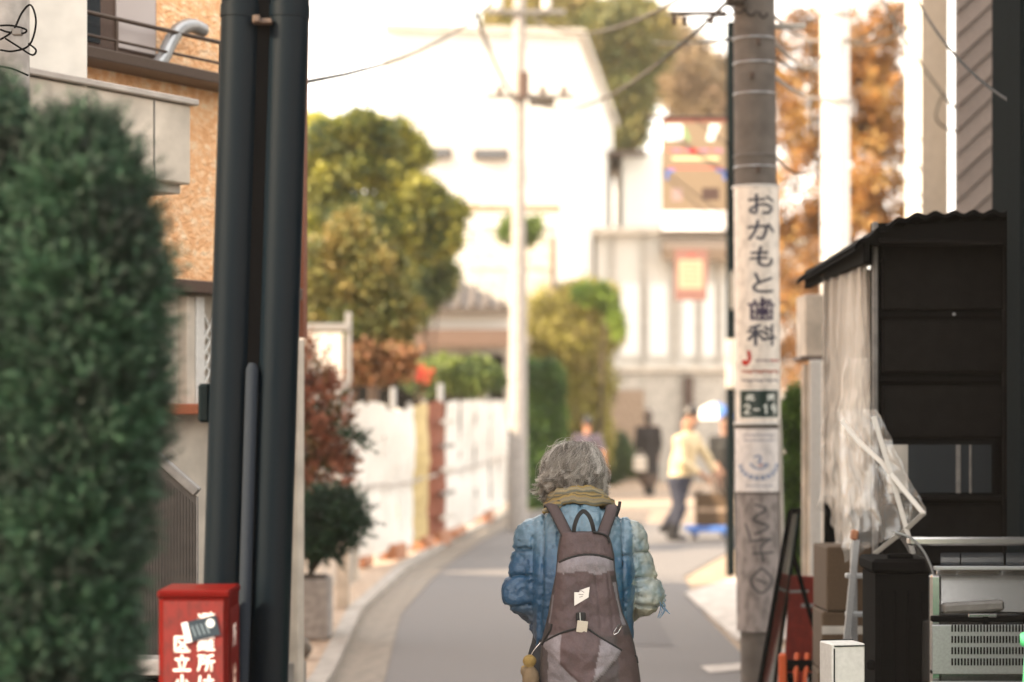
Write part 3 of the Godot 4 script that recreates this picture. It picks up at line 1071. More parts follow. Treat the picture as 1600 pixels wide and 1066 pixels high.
	BX("upper_band", Vector3(-0.6, HY(500, 40), -0.15), Vector3(3.3, 0.32, 0.2), M.white_paint, b)
	BX("porch_beam", Vector3(-0.55, HY(529, 40), 0.2), Vector3(3.0, 0.30, 0.35), M.beam, b)
	BX("porch_shade_slab", Vector3(-0.55, 1.3, -0.17), Vector3(2.7, 2.5, 0.1), M.black, b)  # black slab that paints the shade inside the porch
	BX("post", Vector3(GX(755, 40) - b.position.x, 1.35, 0.15), Vector3(0.17, 2.55, 0.17), M.greymetal, b)

func right_buildings() -> void:
	# siding house: boards laid on the slant
	var b := thing("board_clad_house", "house end clad in slanting grey-brown boards above the black stall", "house", Vector3(2.695, 0, -14))
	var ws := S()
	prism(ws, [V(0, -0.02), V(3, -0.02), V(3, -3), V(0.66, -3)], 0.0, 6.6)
	obj("wall", ws, M.siding_gap_shade, b)
	var rect := PackedVector2Array([V(0.005, 2.0), V(1.2, 2.0), V(1.2, 4.6), V(0.005, 4.6)])
	var dir := Vector2(1, 0.93).normalized()
	var nrm := Vector2(-dir.y, dir.x)
	for k in 34:
		var o := Vector2(0, 1.0) + nrm * 0.105 * (k - 6) + V(0, 0)
		var hw := 0.0485
		var s := PackedVector2Array([o - dir * 4 - nrm * hw, o + dir * 5 - nrm * hw, o + dir * 5 + nrm * hw, o - dir * 4 + nrm * hw])
		for pg in Geometry2D.intersect_polygons(s, rect):
			if pg.size() < 3: continue
			var st := S()
			var fr := []
			var cen := Vector2()
			for p in pg: cen += p / pg.size()
			for p in pg:
				var up: float = (p - o).dot(nrm) / hw
				fr.append(Vector3(p.x, p.y, 0.022 - 0.010 * up))
			poly(st, fr, Vector3(0, 0, 1))
			for i in pg.size():
				var p: Vector3 = fr[i]
				var e: Vector3 = fr[(i + 1) % pg.size()]
				poly(st, [p, e, Vector3(e.x, e.y, -0.01), Vector3(p.x, p.y, -0.01)], Vector3((p.x + e.x) * 0.5 - cen.x, (p.y + e.y) * 0.5 - cen.y, 0))
			obj("board", st, M.siding if (k * 7) % 5 < 3 else M.siding2, b)
	BX("roof", Vector3(1.9, 6.7, -1.3), Vector3(2.4, 0.16, 2.4), M.brown, b)
	# white corner building
	b = thing("white_corner_building", "narrow white building corner with one sunlit face between autumn tree and clad house", "building", Vector3(2.897, 0, -16.3))
	var st := S()
	var o2 := V(2.897, -16.3)
	prism(st, [V(GX(1415, 18), -18) - o2, V(0, 0), V(3.12, -16.47) - o2, V(3.44, -18.5) - o2], 0.0, 7.4)
	obj("wall", st, M.white_wall, b)
	BX("plinth", Vector3(0.3, 0.2, -1.3), Vector3(0.3, 0.4, 0.6), M.concrete, b)
	# dark pillar building at the right edge
	b = thing("dark_pillar_building", "dark blue-green building edge with a plain steel pillar at the right of the stall", "building", Vector3(1.85, 0, -8.5))
	BX("pillar", Vector3(0.12, 3.5, 0), Vector3(0.24, 7.0, 0.24), M.teal, b, Basis(), 0.012)
	BX("wall", Vector3(1.6, 1.6, 1.7), Vector3(3.0, 3.2, 3.0), M.teal, b)  # unseen mass, added to narrow the sky light and kept low
	BX("side_wall", Vector3(1.9, 3.5, -1.2), Vector3(3.0, 7.0, 2.2), M.teal, b)
	# shop front strip between pole and stall
	b = thing("shopfront_corner", "beige shopfront corner with a white door frame behind the red board", "building", Vector3(GX(1268, 13), 0, -13))
	BX("fascia", Vector3(0.1, HY(510, 13), -0.2), Vector3(0.27, 0.36, 0.4), M.cream, b)
	BX("fascia_trim", Vector3(0.1, HY(562, 13) + 0.01, -0.2), Vector3(0.32, 0.02, 0.42), M.brown, b)
	BX("door_frame", Vector3(0.022, 0.91, 0.0), Vector3(0.068, 1.81, 0.07), M.white_paint, b)
	BX("door_jamb", Vector3(-0.03, 0.9, -0.05), Vector3(0.03, 1.79, 0.06), M.cream, b)
	BX("wall", Vector3(0.4, 1.0, -0.5), Vector3(0.55, 2.0, 0.6), M.cream, b)

# ---------------------------------------------------------------- trees and plants
const Y1 := [Color(0.10, 0.13, 0.02), Color(0.23, 0.24, 0.04), Color(0.36, 0.34, 0.06), Color(0.5, 0.46, 0.1)]
const G1 := [Color(0.02, 0.045, 0.018), Color(0.045, 0.075, 0.025), Color(0.10, 0.12, 0.03), Color(0.19, 0.18, 0.045)]
const G2 := [Color(0.07, 0.09, 0.025), Color(0.14, 0.14, 0.04), Color(0.21, 0.18, 0.05), Color(0.27, 0.2, 0.07)]
const O1 := [Color(0.05, 0.022, 0.008), Color(0.20, 0.085, 0.02), Color(0.36, 0.155, 0.034), Color(0.46, 0.28, 0.09)]
const HC := [Color(0.0014, 0.009, 0.005), Color(0.003, 0.021, 0.0105), Color(0.007, 0.038, 0.017), Color(0.014, 0.054, 0.023)]
const RB := [Color(0.10, 0.035, 0.022), Color(0.27, 0.10, 0.06), Color(0.40, 0.17, 0.11), Color(0.20, 0.12, 0.05)]
const JG := [Color(0.004, 0.020, 0.013), Color(0.010, 0.042, 0.023), Color(0.028, 0.075, 0.034)]

func tree(called: String, label: String, base: Vector3, blobs: Array, mesh: Mesh, m: Material, count: int, cols: Array, sc: Vector2, r: float, gap := 0.35, gf := 0.9, group := "", up := 0.2, cat := "tree") -> Node3D:
	var t := thing(called, label, cat, base, 0.0, group)
	var bl := []
	var top := Vector3.ZERO
	for b in blobs:
		bl.append([b[0] - base, b[1]])
		top += (b[0] - base) / blobs.size()
	if r > 0.0: trunk(t, Vector3.ZERO, top, r, bl.slice(0, 6))
	if cat == "tree" or cat == "climber" or cat == "bush" or cat == "shrub": bl = ragged(bl, 4, 0.36)
	crown("crown", t, mesh, m, bl, count, cols, sc, gap, gf, up)
	return t

func blob(px: float, py: float, d: float, rx: float, ry: float, rz := 0.0) -> Array:
	return [P(px, py, d), Vector3(rx, ry, rz if rz > 0 else rx) * d / F]

func trees() -> void:
	var broad := leaf_clump(9, 0.13, 0.085, 0.28, 3)
	var small := leaf_clump(10, 0.08, 0.045, 0.3, 4)
	var needle := needle_spray(26, 0.075, 0.026, 0.09, 5)
	var spray := needle_spray(30, 0.15, 0.07, 0.12, 6)
	# foreground conifer
	var base := Vector3(GX(80, 4.3), 0, -4.3)
	tree("conifer_hedge", "large dark green clipped conifer in the foreground at the street edge", base, [
		blob(128, 308, 4.3, 86, 123), blob(138, 448, 4.3, 109, 173), blob(130, 628, 4.3, 117, 193), blob(100, 808, 4.3, 117, 193), blob(78, 1008, 4.3, 123, 183), blob(68, 1258, 4.3, 131, 243), blob(58, 1558, 4.3, 131, 243), blob(-32, 278, 4.4, 91, 153), blob(-52, 568, 4.4, 161, 243), blob(-52, 908, 4.4, 161, 243), blob(-22, 1308, 4.4, 181, 383)],
		needle, M.needle, 32000, HC, Vector2(0.6, 1.15), 0.05, 0.22, 9.0, "", 0.62, "conifer")
	# red-brown dying conifer and juniper in the planter
	tree("withered_conifer", "withered red-brown conifer standing behind the grey planter", Vector3(GX(478, 15.6), 0.0, -15.6), [
		blob(480, 610, 15.6, 40, 70), blob(500, 660, 15.6, 48, 70), blob(485, 730, 15.6, 55, 70), blob(515, 740, 15.6, 35, 45), blob(470, 660, 15.6, 50, 110)], spray, M.needle, 850, RB + [Color(0.06, 0.08, 0.03)], Vector2(0.4, 1.1), 0.025, 0.60, 5.0, "", 0.6, "conifer")
	tree("juniper", "low dark green juniper spreading out of the grey planter", Vector3(GX(470, 15.2), 0.36, -15.2), [
		blob(500, 815, 15.2, 52, 32), blob(530, 795, 15.2, 30, 24), blob(470, 840, 15.2, 50, 40), blob(515, 850, 15.2, 34, 22), blob(556, 682, 15.4, 12, 8), blob(548, 820, 15.1, 16, 16)], spray, M.needle, 1150, JG, Vector2(0.4, 1.1), 0.02, 0.42, 6.0, "", 0.55, "shrub")
	# trees behind the fence
	tree("clipped_tree", "tall yellow-green tree clipped into rounded clouds before the white building", Vector3(GX(575, 31), 0, -31), [
		blob(510, 225, 31, 36, 30), blob(560, 205, 31, 40, 26), blob(610, 215, 31, 36, 24), blob(640, 240, 31, 26, 18), blob(500, 285, 31, 40, 26), blob(555, 265, 31, 40, 24), blob(608, 272, 31, 36, 22), blob(650, 300, 31, 38, 22), blob(688, 330, 31, 30, 22), blob(700, 365, 31, 22, 22), blob(640, 350, 31, 38, 22), blob(585, 330, 31, 38, 24), blob(530, 330, 31, 40, 22), blob(500, 375, 31, 36, 26), blob(600, 380, 31, 34, 20), blob(665, 385, 31, 26, 16)], broad, M.leaf, 9000, G1 + [Color(0.13, 0.15, 0.03), Color(0.25, 0.25, 0.045), Color(0.36, 0.34, 0.07)], Vector2(0.6, 1.25), 0.09, 0.56, 1.9)
	tree("yellow_tree", "bright yellow tree at the dark twin pipes, above the fence", Vector3(GX(470, 34), 0, -34), [
		blob(490, 220, 34, 38, 42), blob(478, 280, 34, 36, 60), blob(465, 340, 34, 40, 60)], broad, M.leaf, 3000, Y1, Vector2(0.7, 1.4), 0.08, 0.35, 1.2)
	tree("olive_bush", "tall olive bush behind the white gate and withered conifer", Vector3(GX(545, 25), 0, -25), [
		blob(545, 385, 25, 36, 40), blob(505, 420, 25, 40, 50), blob(580, 430, 25, 40, 50), blob(530, 470, 25, 44, 56), blob(600, 490, 25, 34, 56), blob(500, 510, 25, 44, 56), blob(560, 530, 25, 50, 50), blob(615, 540, 25, 20, 34)], small, M.leaf, 8500, G2, Vector2(0.8, 1.8), 0.05, 0.50, 2.4, "", 0.4, "bush")
	tree("small_clipped_tree", "small dark clipped tree beside the tiled roof", Vector3(GX(665, 36), 0, -36), [
		blob(665, 410, 36, 38, 40), blob(655, 455, 36, 34, 36), blob(690, 440, 36, 22, 30)], broad, M.leaf, 2200, G1, Vector2(0.6, 1.2), 0.06, 0.3, 1.2)
	tree("maple_shrub", "small orange-red maple shrub peeping over the fence left end", Vector3(GX(560, 24.6), 0, -24.6), [
		blob(545, 570, 24.6, 34, 28), blob(590, 575, 24.6, 34, 22), blob(625, 565, 24.6, 26, 22)], small, M.leaf, 800, [Color(0.10, 0.05, 0.02), Color(0.24, 0.10, 0.045), Color(0.14, 0.11, 0.035)], Vector2(0.8, 1.6), 0.02, 0.35, 2.0, "", 0.3, "shrub")
	tree("garden_shrub", "green garden shrub under the dark porch of the tiled house", Vector3(GX(700, 33), 0, -33), [
		blob(690, 585, 33, 40, 24), blob(735, 590, 33, 36, 26), blob(660, 590, 33, 25, 20)], small, M.leaf, 1800, [Color(0.04, 0.07, 0.02), Color(0.12, 0.17, 0.04), Color(0.25, 0.28, 0.06)], Vector2(0.9, 1.9), 0.02, 0.3, 1.6, "", 0.3, "shrub")
	for r in [[650, 582, "small red flower cluster left above the rust-coloured fence gap"], [662, 588, "small red flower cluster right above the rust-coloured fence gap"]]:
		tree("flowering_plant", r[2], Vector3(GX(r[0], 29), 0, -29), [blob(r[0], r[1], 29, 13, 8)], small, M.leaf, 14, [Color(0.35, 0.02, 0.02), Color(0.5, 0.05, 0.03)], Vector2(0.7, 1.1), 0.012, 0.0, 1.0, "", 0.3, "plant")
	# middle of the street
	tree("clipped_hedge", "square clipped green hedge right of the pale concrete pole", Vector3(GX(850, 37), 0, -37), [
		blob(835, 600, 37, 26, 35), blob(860, 600, 37, 20, 35), blob(840, 660, 37, 28, 45), blob(864, 660, 37, 18, 45), blob(845, 730, 37, 32, 50), blob(835, 780, 37, 30, 40)], small, M.leaf, 5200, [Color(0.025, 0.06, 0.018), Color(0.055, 0.115, 0.025), Color(0.11, 0.19, 0.035)], Vector2(0.9, 1.9), 0.03, 0.15, 2.0, "", 0.3, "hedge")
	tree("climber_wall", "tall yellow-green climber covering the wall behind the purple-shirted person", Vector3(GX(905, 45), 0, -45), [
		blob(915, 470, 45, 44, 34), blob(900, 530, 45, 58, 55), blob(920, 600, 45, 42, 60), blob(890, 660, 45, 60, 60), blob(925, 690, 45, 34, 55), blob(860, 500, 45, 40, 60), blob(850, 570, 45, 28, 50)], broad, M.leaf, 7000, [Color(0.10, 0.08, 0.02), Color(0.24, 0.21, 0.045), Color(0.36, 0.33, 0.07), Color(0.30, 0.24, 0.1)], Vector2(0.6, 1.3), 0.05, 0.48, 1.6, "", 0.3, "climber")
	tree("bright_shrub", "bright green shrub on top of the yellow-green climber", Vector3(GX(930, 44), 0, -44), [
		blob(915, 458, 44, 22, 14), blob(942, 464, 44, 18, 18), blob(958, 492, 44, 13, 20), blob(968, 515, 44, 9, 16)], broad, M.leaf, 900, [Color(0.06, 0.12, 0.02), Color(0.16, 0.24, 0.03), Color(0.25, 0.33, 0.05)], Vector2(0.5, 1.0), 0.04, 0.45, 2.2, "", 0.3, "shrub")
	tree("round_bush", "dark green round bush at the foot of the pale shop wall", Vector3(GX(965, 49), 0, -49), [
		blob(965, 715, 49, 24, 36), blob(950, 735, 49, 20, 25)], small, M.leaf, 1600, [Color(0.02, 0.045, 0.02), Color(0.04, 0.075, 0.03), Color(0.08, 0.12, 0.04)], Vector2(1.0, 2.0), 0.03, 0.15, 1.2, "", 0.3, "bush")
	tree("potted_tree", "small round green tree on the cream annex ledge by the pale pole", Vector3(GX(812, 43.4), 0, -43.4), [blob(800, 358, 43.4, 18, 22), blob(830, 360, 43.4, 14, 18)], broad, M.leaf, 500, [Color(0.04, 0.08, 0.015), Color(0.12, 0.18, 0.03), Color(0.2, 0.24, 0.05)], Vector2(0.6, 1.1), 0.04, 0.2, 1.2)
	# trees beyond the roofs
	tree("roof_tree", "olive and brown tree rising behind the tall white building", Vector3(GX(940, 68), 0, -68), [
		blob(880, 40, 68, 60, 60), blob(930, 70, 68, 60, 60), blob(960, 130, 68, 60, 60), blob(975, 195, 68, 40, 38), blob(850, -10, 68, 60, 40), blob(1000, 60, 68, 50, 60)], broad, M.leaf, 6500, G2 + [Color(0.3, 0.24, 0.12)], Vector2(1.5, 2.8), 0.2, 0.38, 0.5)
	tree("bare_brown_tree", "pale brown half-bare tree behind the hanging banner", Vector3(GX(1060, 75), 0, -75), [
		blob(1060, 110, 75, 60, 60), blob(1105, 150, 75, 50, 45), blob(1030, 60, 75, 50, 45), blob(1110, 200, 75, 40, 50)], broad, M.leaf, 2600, [Color(0.2, 0.13, 0.08), Color(0.33, 0.24, 0.15), Color(0.42, 0.32, 0.2)], Vector2(1.5, 2.6), 0.2, 0.5, 0.5)
	tree("roadside_tree", "thin olive tree at the top of the pale concrete pole", Vector3(GX(845, 60), 0, -60), [
		blob(835, 20, 60, 40, 36), blob(790, 30, 60, 32, 28), blob(865, 60, 60, 24, 30)], broad, M.leaf, 1100, G2, Vector2(1.2, 2.2), 0.1, 0.5, 0.7)
	# autumn tree on the right
	tree("autumn_tree", "big orange autumn tree behind the white pole and stall roof", Vector3(GX(1375, 35), 0, -35), [
		blob(1250, 180, 35, 70, 70), blob(1240, 300, 35, 60, 70), blob(1260, 400, 35, 60, 60), blob(1340, 150, 35, 75, 80), blob(1350, 260, 35, 70, 80), blob(1390, 180, 35, 60, 70), blob(1330, 350, 35, 60, 50), blob(1240, 470, 35, 60, 40), blob(1400, 330, 35, 40, 60), blob(1340, 60, 35, 80, 60), blob(1250, 80, 35, 60, 50), blob(1240, 560, 35, 40, 50)], broad, M.leaf, 6500, O1, Vector2(0.5, 1.15), 0.16, 0.66, 1.6)
	tree("street_shrub", "dark green shrub between the sign pole and the white door frame", Vector3(GX(1242, 14.4), 0, -14.4), [
		blob(1240, 660, 14.4, 16, 45), blob(1243, 740, 14.4, 16, 50), blob(1238, 820, 14.4, 14, 50), blob(1242, 890, 14.4, 14, 50)], small, M.leaf, 2500, [Color(0.02, 0.05, 0.012), Color(0.05, 0.11, 0.02), Color(0.1, 0.17, 0.035)], Vector2(0.35, 0.8), 0.012, 0.2, 6.0, "", 0.3, "shrub")

# ---------------------------------------------------------------- poles, signs and wires
func arc_plate(st: SurfaceTool, r: float, a0: float, a1: float, y0: float, y1: float, thick := 0.002, n := 14) -> void:
	# part of a cylinder round the y axis, angle 0 towards the camera (+z)
	st.set_smooth_group(0)
	for i in n:
		var u0 := float(i) / n
		var u1 := float(i + 1) / n
		var w0 := lerpf(a0, a1, u0)
		var w1 := lerpf(a0, a1, u1)
		var d0 := Vector3(sin(w0), 0, cos(w0))
		var d1 := Vector3(sin(w1), 0, cos(w1))
		poly(st, [d0 * r + Vector3(0, y0, 0), d1 * r + Vector3(0, y0, 0), d1 * r + Vector3(0, y1, 0), d0 * r + Vector3(0, y1, 0)], d0 + d1, [V(u0, 1), V(u1, 1), V(u1, 0), V(u0, 0)])
	st.set_smooth_group(-1)
	var ri := r - thick
	for e in [[y0, -1.0, 0.999], [y1, 1.0, 0.001]]:
		for i in n:
			var w0 := lerpf(a0, a1, float(i) / n)
			var w1 := lerpf(a0, a1, float(i + 1) / n)
			var d0 := Vector3(sin(w0), 0, cos(w0))
			var d1 := Vector3(sin(w1), 0, cos(w1))
			var y := Vector3(0, e[0], 0)
			var uv := V(0.01, e[2])
			poly(st, [d0 * r + y, d1 * r + y, d1 * ri + y, d0 * ri + y], Vector3(0, e[1], 0), [uv, uv, uv, uv])

func sign_picture() -> Image:
	var im := new_img(288, 1476, Color(0.90, 0.87, 0.83))
	var ink := Color(0.12, 0.14, 0.22)
	var ch := ["お", "か", "も", "と", "歯", "科"]
	for k in 6:
		glyph(im, ch[k], V(84, 48 + k * 162), V(150, 138), 8.0 if k < 4 else 8.5, ink if k != 4 else Color(0.22, 0.18, 0.28))
	var rd := Color(0.72, 0.16, 0.12)
	stroke(im, [V(92, 1030), V(96, 1075), V(80, 1105), V(66, 1100)], 9, rd)
	stamp(im, V(70, 1095), 16, rd)
	for k in 9:
		stroke(im, [V(130 + k * 15, 1085), V(139 + k * 15, 1085)], 6, Color(0.68, 0.3, 0.26) if k > 4 else Color(0.62, 0.55, 0.55))
	for row in 2:
		for k in 12:
			stroke(im, [V(58 + k * 17, 1150 + row * 56), V(66 + k * 17, 1150 + row * 56 + (k % 3) * 5)], 7 - row, Color(0.66, 0.42, 0.36) if row == 0 else Color(0.56, 0.53, 0.54))
	im.fill_rect(Rect2i(42, 1268, 212, 170), Color(0.05, 0.17, 0.15))
	for q in [[42, 1268, 254, 1268], [254, 1268, 254, 1438], [254, 1438, 42, 1438], [42, 1438, 42, 1268]]:
		stroke(im, [V(q[0], q[1]), V(q[2], q[3])], 2.5, Color(0.75, 0.78, 0.76))
	var wh := Color(0.86, 0.88, 0.86)
	glyph(im, "北", V(74, 1292), V(44, 42), 4.2, wh)
	glyph(im, "沢", V(178, 1292), V(44, 42), 4.2, wh)
	var n := "2-19"
	for k in 4: glyph(im, n[k], V(62 + k * 45, 1352), V(42, 66), 5.5, wh)
	dirty(im, 0.16, 31)
	return im

func emblem_picture() -> Image:
	var im := new_img(300, 420, Color(0.87, 0.85, 0.84))
	var bl := Color(0.52, 0.57, 0.68)
	var gr := Color(0.62, 0.62, 0.66)
	for row in 2:
		for k in 9:
			stroke(im, [V(75 + k * 18, 40 + row * 34), V(84 + k * 18, 44 + row * 34)], 5, gr)
	var c := V(150, 220)
	for k in 40:
		var w := lerpf(0.15, PI - 0.15, k / 39.0)
		if k % 4 != 3:
			stroke(im, [c + V(cos(w), sin(w)) * 96, c + V(cos(w), sin(w)) * 116], 4, bl)
	for k in 60:
		var w := TAU * k / 60.0
		if k % 5: stamp(im, c + V(cos(w), sin(w)) * 86, 2.4, gr)
	stroke(im, [V(108, 232), V(128, 258), V(166, 262), V(194, 236), V(170, 236), V(150, 222), V(158, 196), V(146, 178), V(128, 186)], 6, bl)
	stroke(im, [V(150, 245), V(165, 238)], 6, Color(0.75, 0.55, 0.52))
	for k in 8:
		stroke(im, [V(85 + k * 18, 378), V(94 + k * 18, 378)], 5, gr)
	dirty(im, 0.14, 35)
	return im

func graffiti_picture() -> Image:
	var im := new_img(300, 560, Color(0.60, 0.57, 0.56))
	var k1 := Color(0.36, 0.35, 0.36)
	for q in [[V(130, 40), V(170, 60), V(120, 100), V(180, 130), V(130, 160)], [V(110, 190), V(190, 180), V(150, 210), V(160, 270)], [V(120, 240), V(200, 235)], [V(150, 300), V(110, 350), V(150, 400), V(195, 350), V(155, 300)], [V(135, 345), V(165, 360)], [V(90, 120), V(110, 180)], [V(200, 430), V(225, 470), V(190, 490)]]:
		stroke(im, q, 5, k1)
	dirty(im, 0.35, 41)
	return im

func banner_picture() -> Image:
	var im := new_img(420, 708, Color(0.50, 0.44, 0.37))
	im.fill_rect(Rect2i(0, 0, 420, 24), Color(0.48, 0.27, 0.24))
	im.fill_rect(Rect2i(0, 580, 420, 128), Color(0.88, 0.88, 0.90))
	for k in 20:
		stroke(im, [V(20, 40 + k * 5), V(125, 40 + k * 5)], 3, Color(0.92, 0.92, 0.93))
		stroke(im, [V(300 - k, 40 + k * 5), V(360 - k * 2, 40 + k * 5)], 3, Color(0.90, 0.92, 0.93))
	stroke(im, [V(140, 70), V(165, 130)], 12, Color(0.45, 0.6, 0.42))
	for k in 12:
		stroke(im, [V(40 + k * 29, 195), V(54 + k * 29, 205)], 9, Color(0.62, 0.42, 0.55) if k % 3 else Color(0.75, 0.4, 0.38))
		stroke(im, [V(40 + k * 29, 312), V(56 + k * 29, 312)], 7, Color(0.72, 0.38, 0.36))
		stroke(im, [V(70 + k * 24, 250), V(82 + k * 24, 252)], 9, Color(0.92, 0.84, 0.66))
	stamp(im, V(190, 205), 20, Color(0.78, 0.16, 0.16))
	for s in [[V(30, 380), V(30, 330), V(70, 328)], [V(390, 380), V(390, 330), V(345, 328)]]:
		stroke(im, [s[0], s[1]], 9, Color(0.30, 0.45, 0.75))
		stroke(im, [s[1], s[2]], 9, Color(0.30, 0.45, 0.75))
	im.fill_rect(Rect2i(250, 438, 108, 76), Color(0.27, 0.20, 0.19))
	im.fill_rect(Rect2i(60, 440, 66, 80), Color(0.58, 0.50, 0.50))
	for row in 3:
		for k in 14: stroke(im, [V(40 + k * 25, 610 + row * 30), V(52 + k * 25, 610 + row * 30)], 4, Color(0.72, 0.72, 0.76))
	return im

func red_poster_picture() -> Image:
	var im := new_img(200, 300, Color(0.50, 0.36, 0.33))
	im.fill_rect(Rect2i(22, 60, 150, 170), Color(0.72, 0.62, 0.52))
	stamp(im, V(100, 36), 16, Color(0.62, 0.28, 0.24))
	for k in 5: stroke(im, [V(45, 85 + k * 28), V(150, 88 + k * 28)], 5, Color(0.55, 0.45, 0.38))
	return im

func plate(called: String, label: String, cat: String, at: Vector3, w: float, h: float, im: Image, back: Material, turn := 0.0) -> Node3D:
	var t := thing(called, label, cat, at, turn)
	BX("panel", Vector3(0, 0, -0.006), Vector3(w, h, 0.01), back, t, Basis(), 0.001)
	var st := S()
	poly(st, [Vector3(-w, -h, 0) * 0.497 + Vector3(0, 0, 0.002), Vector3(w, -h, 0) * 0.497 + Vector3(0, 0, 0.002), Vector3(w, h, 0) * 0.497 + Vector3(0, 0, 0.002), Vector3(-w, h, 0) * 0.497 + Vector3(0, 0, 0.002)], Vector3(0, 0, 1), [V(0, 1), V(1, 1), V(1, 0), V(0, 0)])
	obj("print", st, img_mat(im, 0.6), t)
	return t

func wire(label: String, a: Vector3, b: Vector3, sag: float, r: float, m: Material = null) -> void:
	var st := S()
	tube(st, curve(a, b, sag), r, 6)
	meta(obj("overhead_wire", st, m if m else M.wire), label, "wire", "overhead wires across the street")

func poles() -> void:
	var D := 12.3
	var t := thing("utility_pole", "grey concrete utility pole carrying the tall white sign on the right", "utility pole", Vector3(GX(1187, D), 0, -D))
	t.rotation.z = deg_to_rad(0.45)
	var st := S()
	tube(st, [Vector3(0, -0.1, 0), Vector3(0, 0.36, 0)], [0.100, 0.100], 28)
	tube(st, [Vector3(0, 0.36, 0), Vector3(0, 9.5, 0)], [0.118, 0.100], 28)
	obj("shaft", st, M.pole, t)
	st = S()
	arc_plate(st, 0.1195, -1.75, 1.75, HY(985, D), HY(772, D), 0.003, 20)
	obj("graffiti_sheet", st, img_mat(graffiti_picture(), 0.85), t)
	for by in [62, 100, 148, 244, 262]:
		st = S()
		var yy := HY(by, D)
		lathe(st, [V(0.106, yy - 0.004), V(0.1165, yy - 0.004), V(0.1165, yy + 0.004), V(0.106, yy + 0.004)], 28)
		obj("band", st, M.alu if by != 244 else M.greymetal, t)
	for q in [[1190, 70], [1180, 122], [1188, 268]]:
		BX("bolt", Vector3(GX(q[0], D) - t.position.x, HY(q[1], D), 0.11), Vector3(0.025, 0.035, 0.03), M.rail, t)
	st = S()
	tube(st, smooth_path([Vector3(0.11, HY(655, D), 0.06), Vector3(0.115, HY(760, D), 0.06), Vector3(0.122, HY(840, D), 0.05), Vector3(0.128, HY(900, D), 0.03)], 5), 0.012, 10)
	obj("conduit", st, M.offwhite, t)
	# the sign sheets wrapped round it
	var s1 := thing("pole_sign", "tall white dental sign with dark vertical lettering and a green address plate, on the pole", "sign", Vector3(t.position.x, 0, -D))
	s1.rotation.z = t.rotation.z
	st = S()
	arc_plate(st, 0.126, -1.28, 1.28, HY(662, D), HY(293, D), 0.004, 20)
	obj("sheet", st, img_mat(sign_picture(), 0.42), s1)
	st = S()
	for y in [HY(293, D), HY(662, D)]:
		lathe(st, [V(0.119, y - 0.006), V(0.1275, y - 0.006), V(0.1275, y + 0.006), V(0.119, y + 0.006)], 28)
	obj("edge_trim", st, M.white_paint, s1)
	var s2 := thing("emblem_plate", "square white plate with a round blue emblem under the dental sign", "sign", Vector3(t.position.x - 0.012, 0, -D))
	st = S()
	arc_plate(st, 0.128, -1.30, 1.22, HY(768, D), HY(670, D), 0.004, 16)
	obj("sheet", st, img_mat(emblem_picture(), 0.45), s2)
	# thin dark lamp pole with the banner
	D = 21.6
	t = thing("banner_pole", "thin dark steel pole behind the sign pole, holding the banner", "pole", Vector3(GX(1142, D), 0, -D))
	st = S()
	tube(st, [Vector3(0, 0, 0), Vector3(0, 5.2, 0)], 0.045, 14)
	obj("shaft", st, M.teal, t)
	BX("switch_box", Vector3(-0.01, HY(569, D), 0.07), Vector3(0.085, 0.46, 0.06), M.offwhite, t, Basis(), 0.01)
	BX("switch_box", Vector3(0.015, HY(455, D), 0.07), Vector3(0.05, 0.36, 0.05), M.greymetal, t, Basis(), 0.01)
	st = S()
	tube(st, [Vector3(0.0, HY(183, D), 0), Vector3(-0.78, HY(183, D), 0)], 0.016, 8)
	obj("bracket", st, M.rail, t)
	st = S()
	tube(st, [Vector3(0.0, HY(364, D), 0), Vector3(-0.68, HY(364, D), 0)], 0.012, 8)
	obj("bracket", st, M.rail, t)
	plate("street_banner", "tan shopping-street banner with coloured print and a white bottom band", "banner", Vector3(GX(1087, D), HY(273, D), -D), 0.63, 1.06, banner_picture(), M.offwhite)
	plate("red_poster", "small red-bordered poster hanging before the pale shop", "poster", Vector3(GX(1080, 40), HY(430, 40), -40), 0.56, 0.88, red_poster_picture(), M.red_board)
	# pale concrete pole in the middle
	D = 30.0
	t = thing("concrete_pole", "slender pale concrete utility pole rising behind the walking person", "utility pole", Vector3(GX(808, D), 0, -D))
	t.rotation.z = deg_to_rad(-0.25)
	st = S()
	tube(st, [Vector3(0, 0, 0), Vector3(0, 2.5, 0), Vector3(0, 4.0, 0), Vector3(0, 9.2, 0)], [0.135, 0.115, 0.09, 0.07], 20)
	obj("shaft", st, M.pole_pale, t)
	BX("crossarm", Vector3(0.15, HY(152, D), 0.08), Vector3(1.15, 0.06, 0.06), M.greymetal, t)
	BX("crossarm", Vector3(0.1, HY(20, D), 0.08), Vector3(1.0, 0.06, 0.06), M.greymetal, t)
	for px in [778.0, 845.0, 878.0]:
		st = S()
		lathe(st, [V(0, 0), V(0.05, 0.01), V(0.035, 0.04), V(0.055, 0.06), V(0.035, 0.09), V(0.02, 0.13), V(0, 0.14)], 12, Vector3(GX(px, D) - t.position.x, HY(150, D), 0.08))
		obj("insulator", st, M.brown, t)
	for px in [775.0, 850.0]:
		st = S()
		lathe(st, [V(0, 0), V(0.06, 0.01), V(0.05, 0.06), V(0.07, 0.09), V(0.04, 0.16), V(0, 0.18)], 12, Vector3(GX(px, D) - t.position.x, HY(18, D), 0.08))
		obj("insulator", st, M.white_paint, t)
	BX("cable_box", Vector3(0.06, HY(135, D), 0.10), Vector3(0.14, 0.36, 0.12), M.brown, t, Basis(), 0.02)
	BX("cable_box", Vector3(0.3, HY(160, D), 0.08), Vector3(0.34, 0.12, 0.1), M.wire_pale, t, Basis(), 0.02)
	# white pole on the right
	D = 22.0
	t = thing("white_pole", "thick white sunlit pole before the orange autumn tree", "pole", Vector3(GX(1305, D), 0, -D))
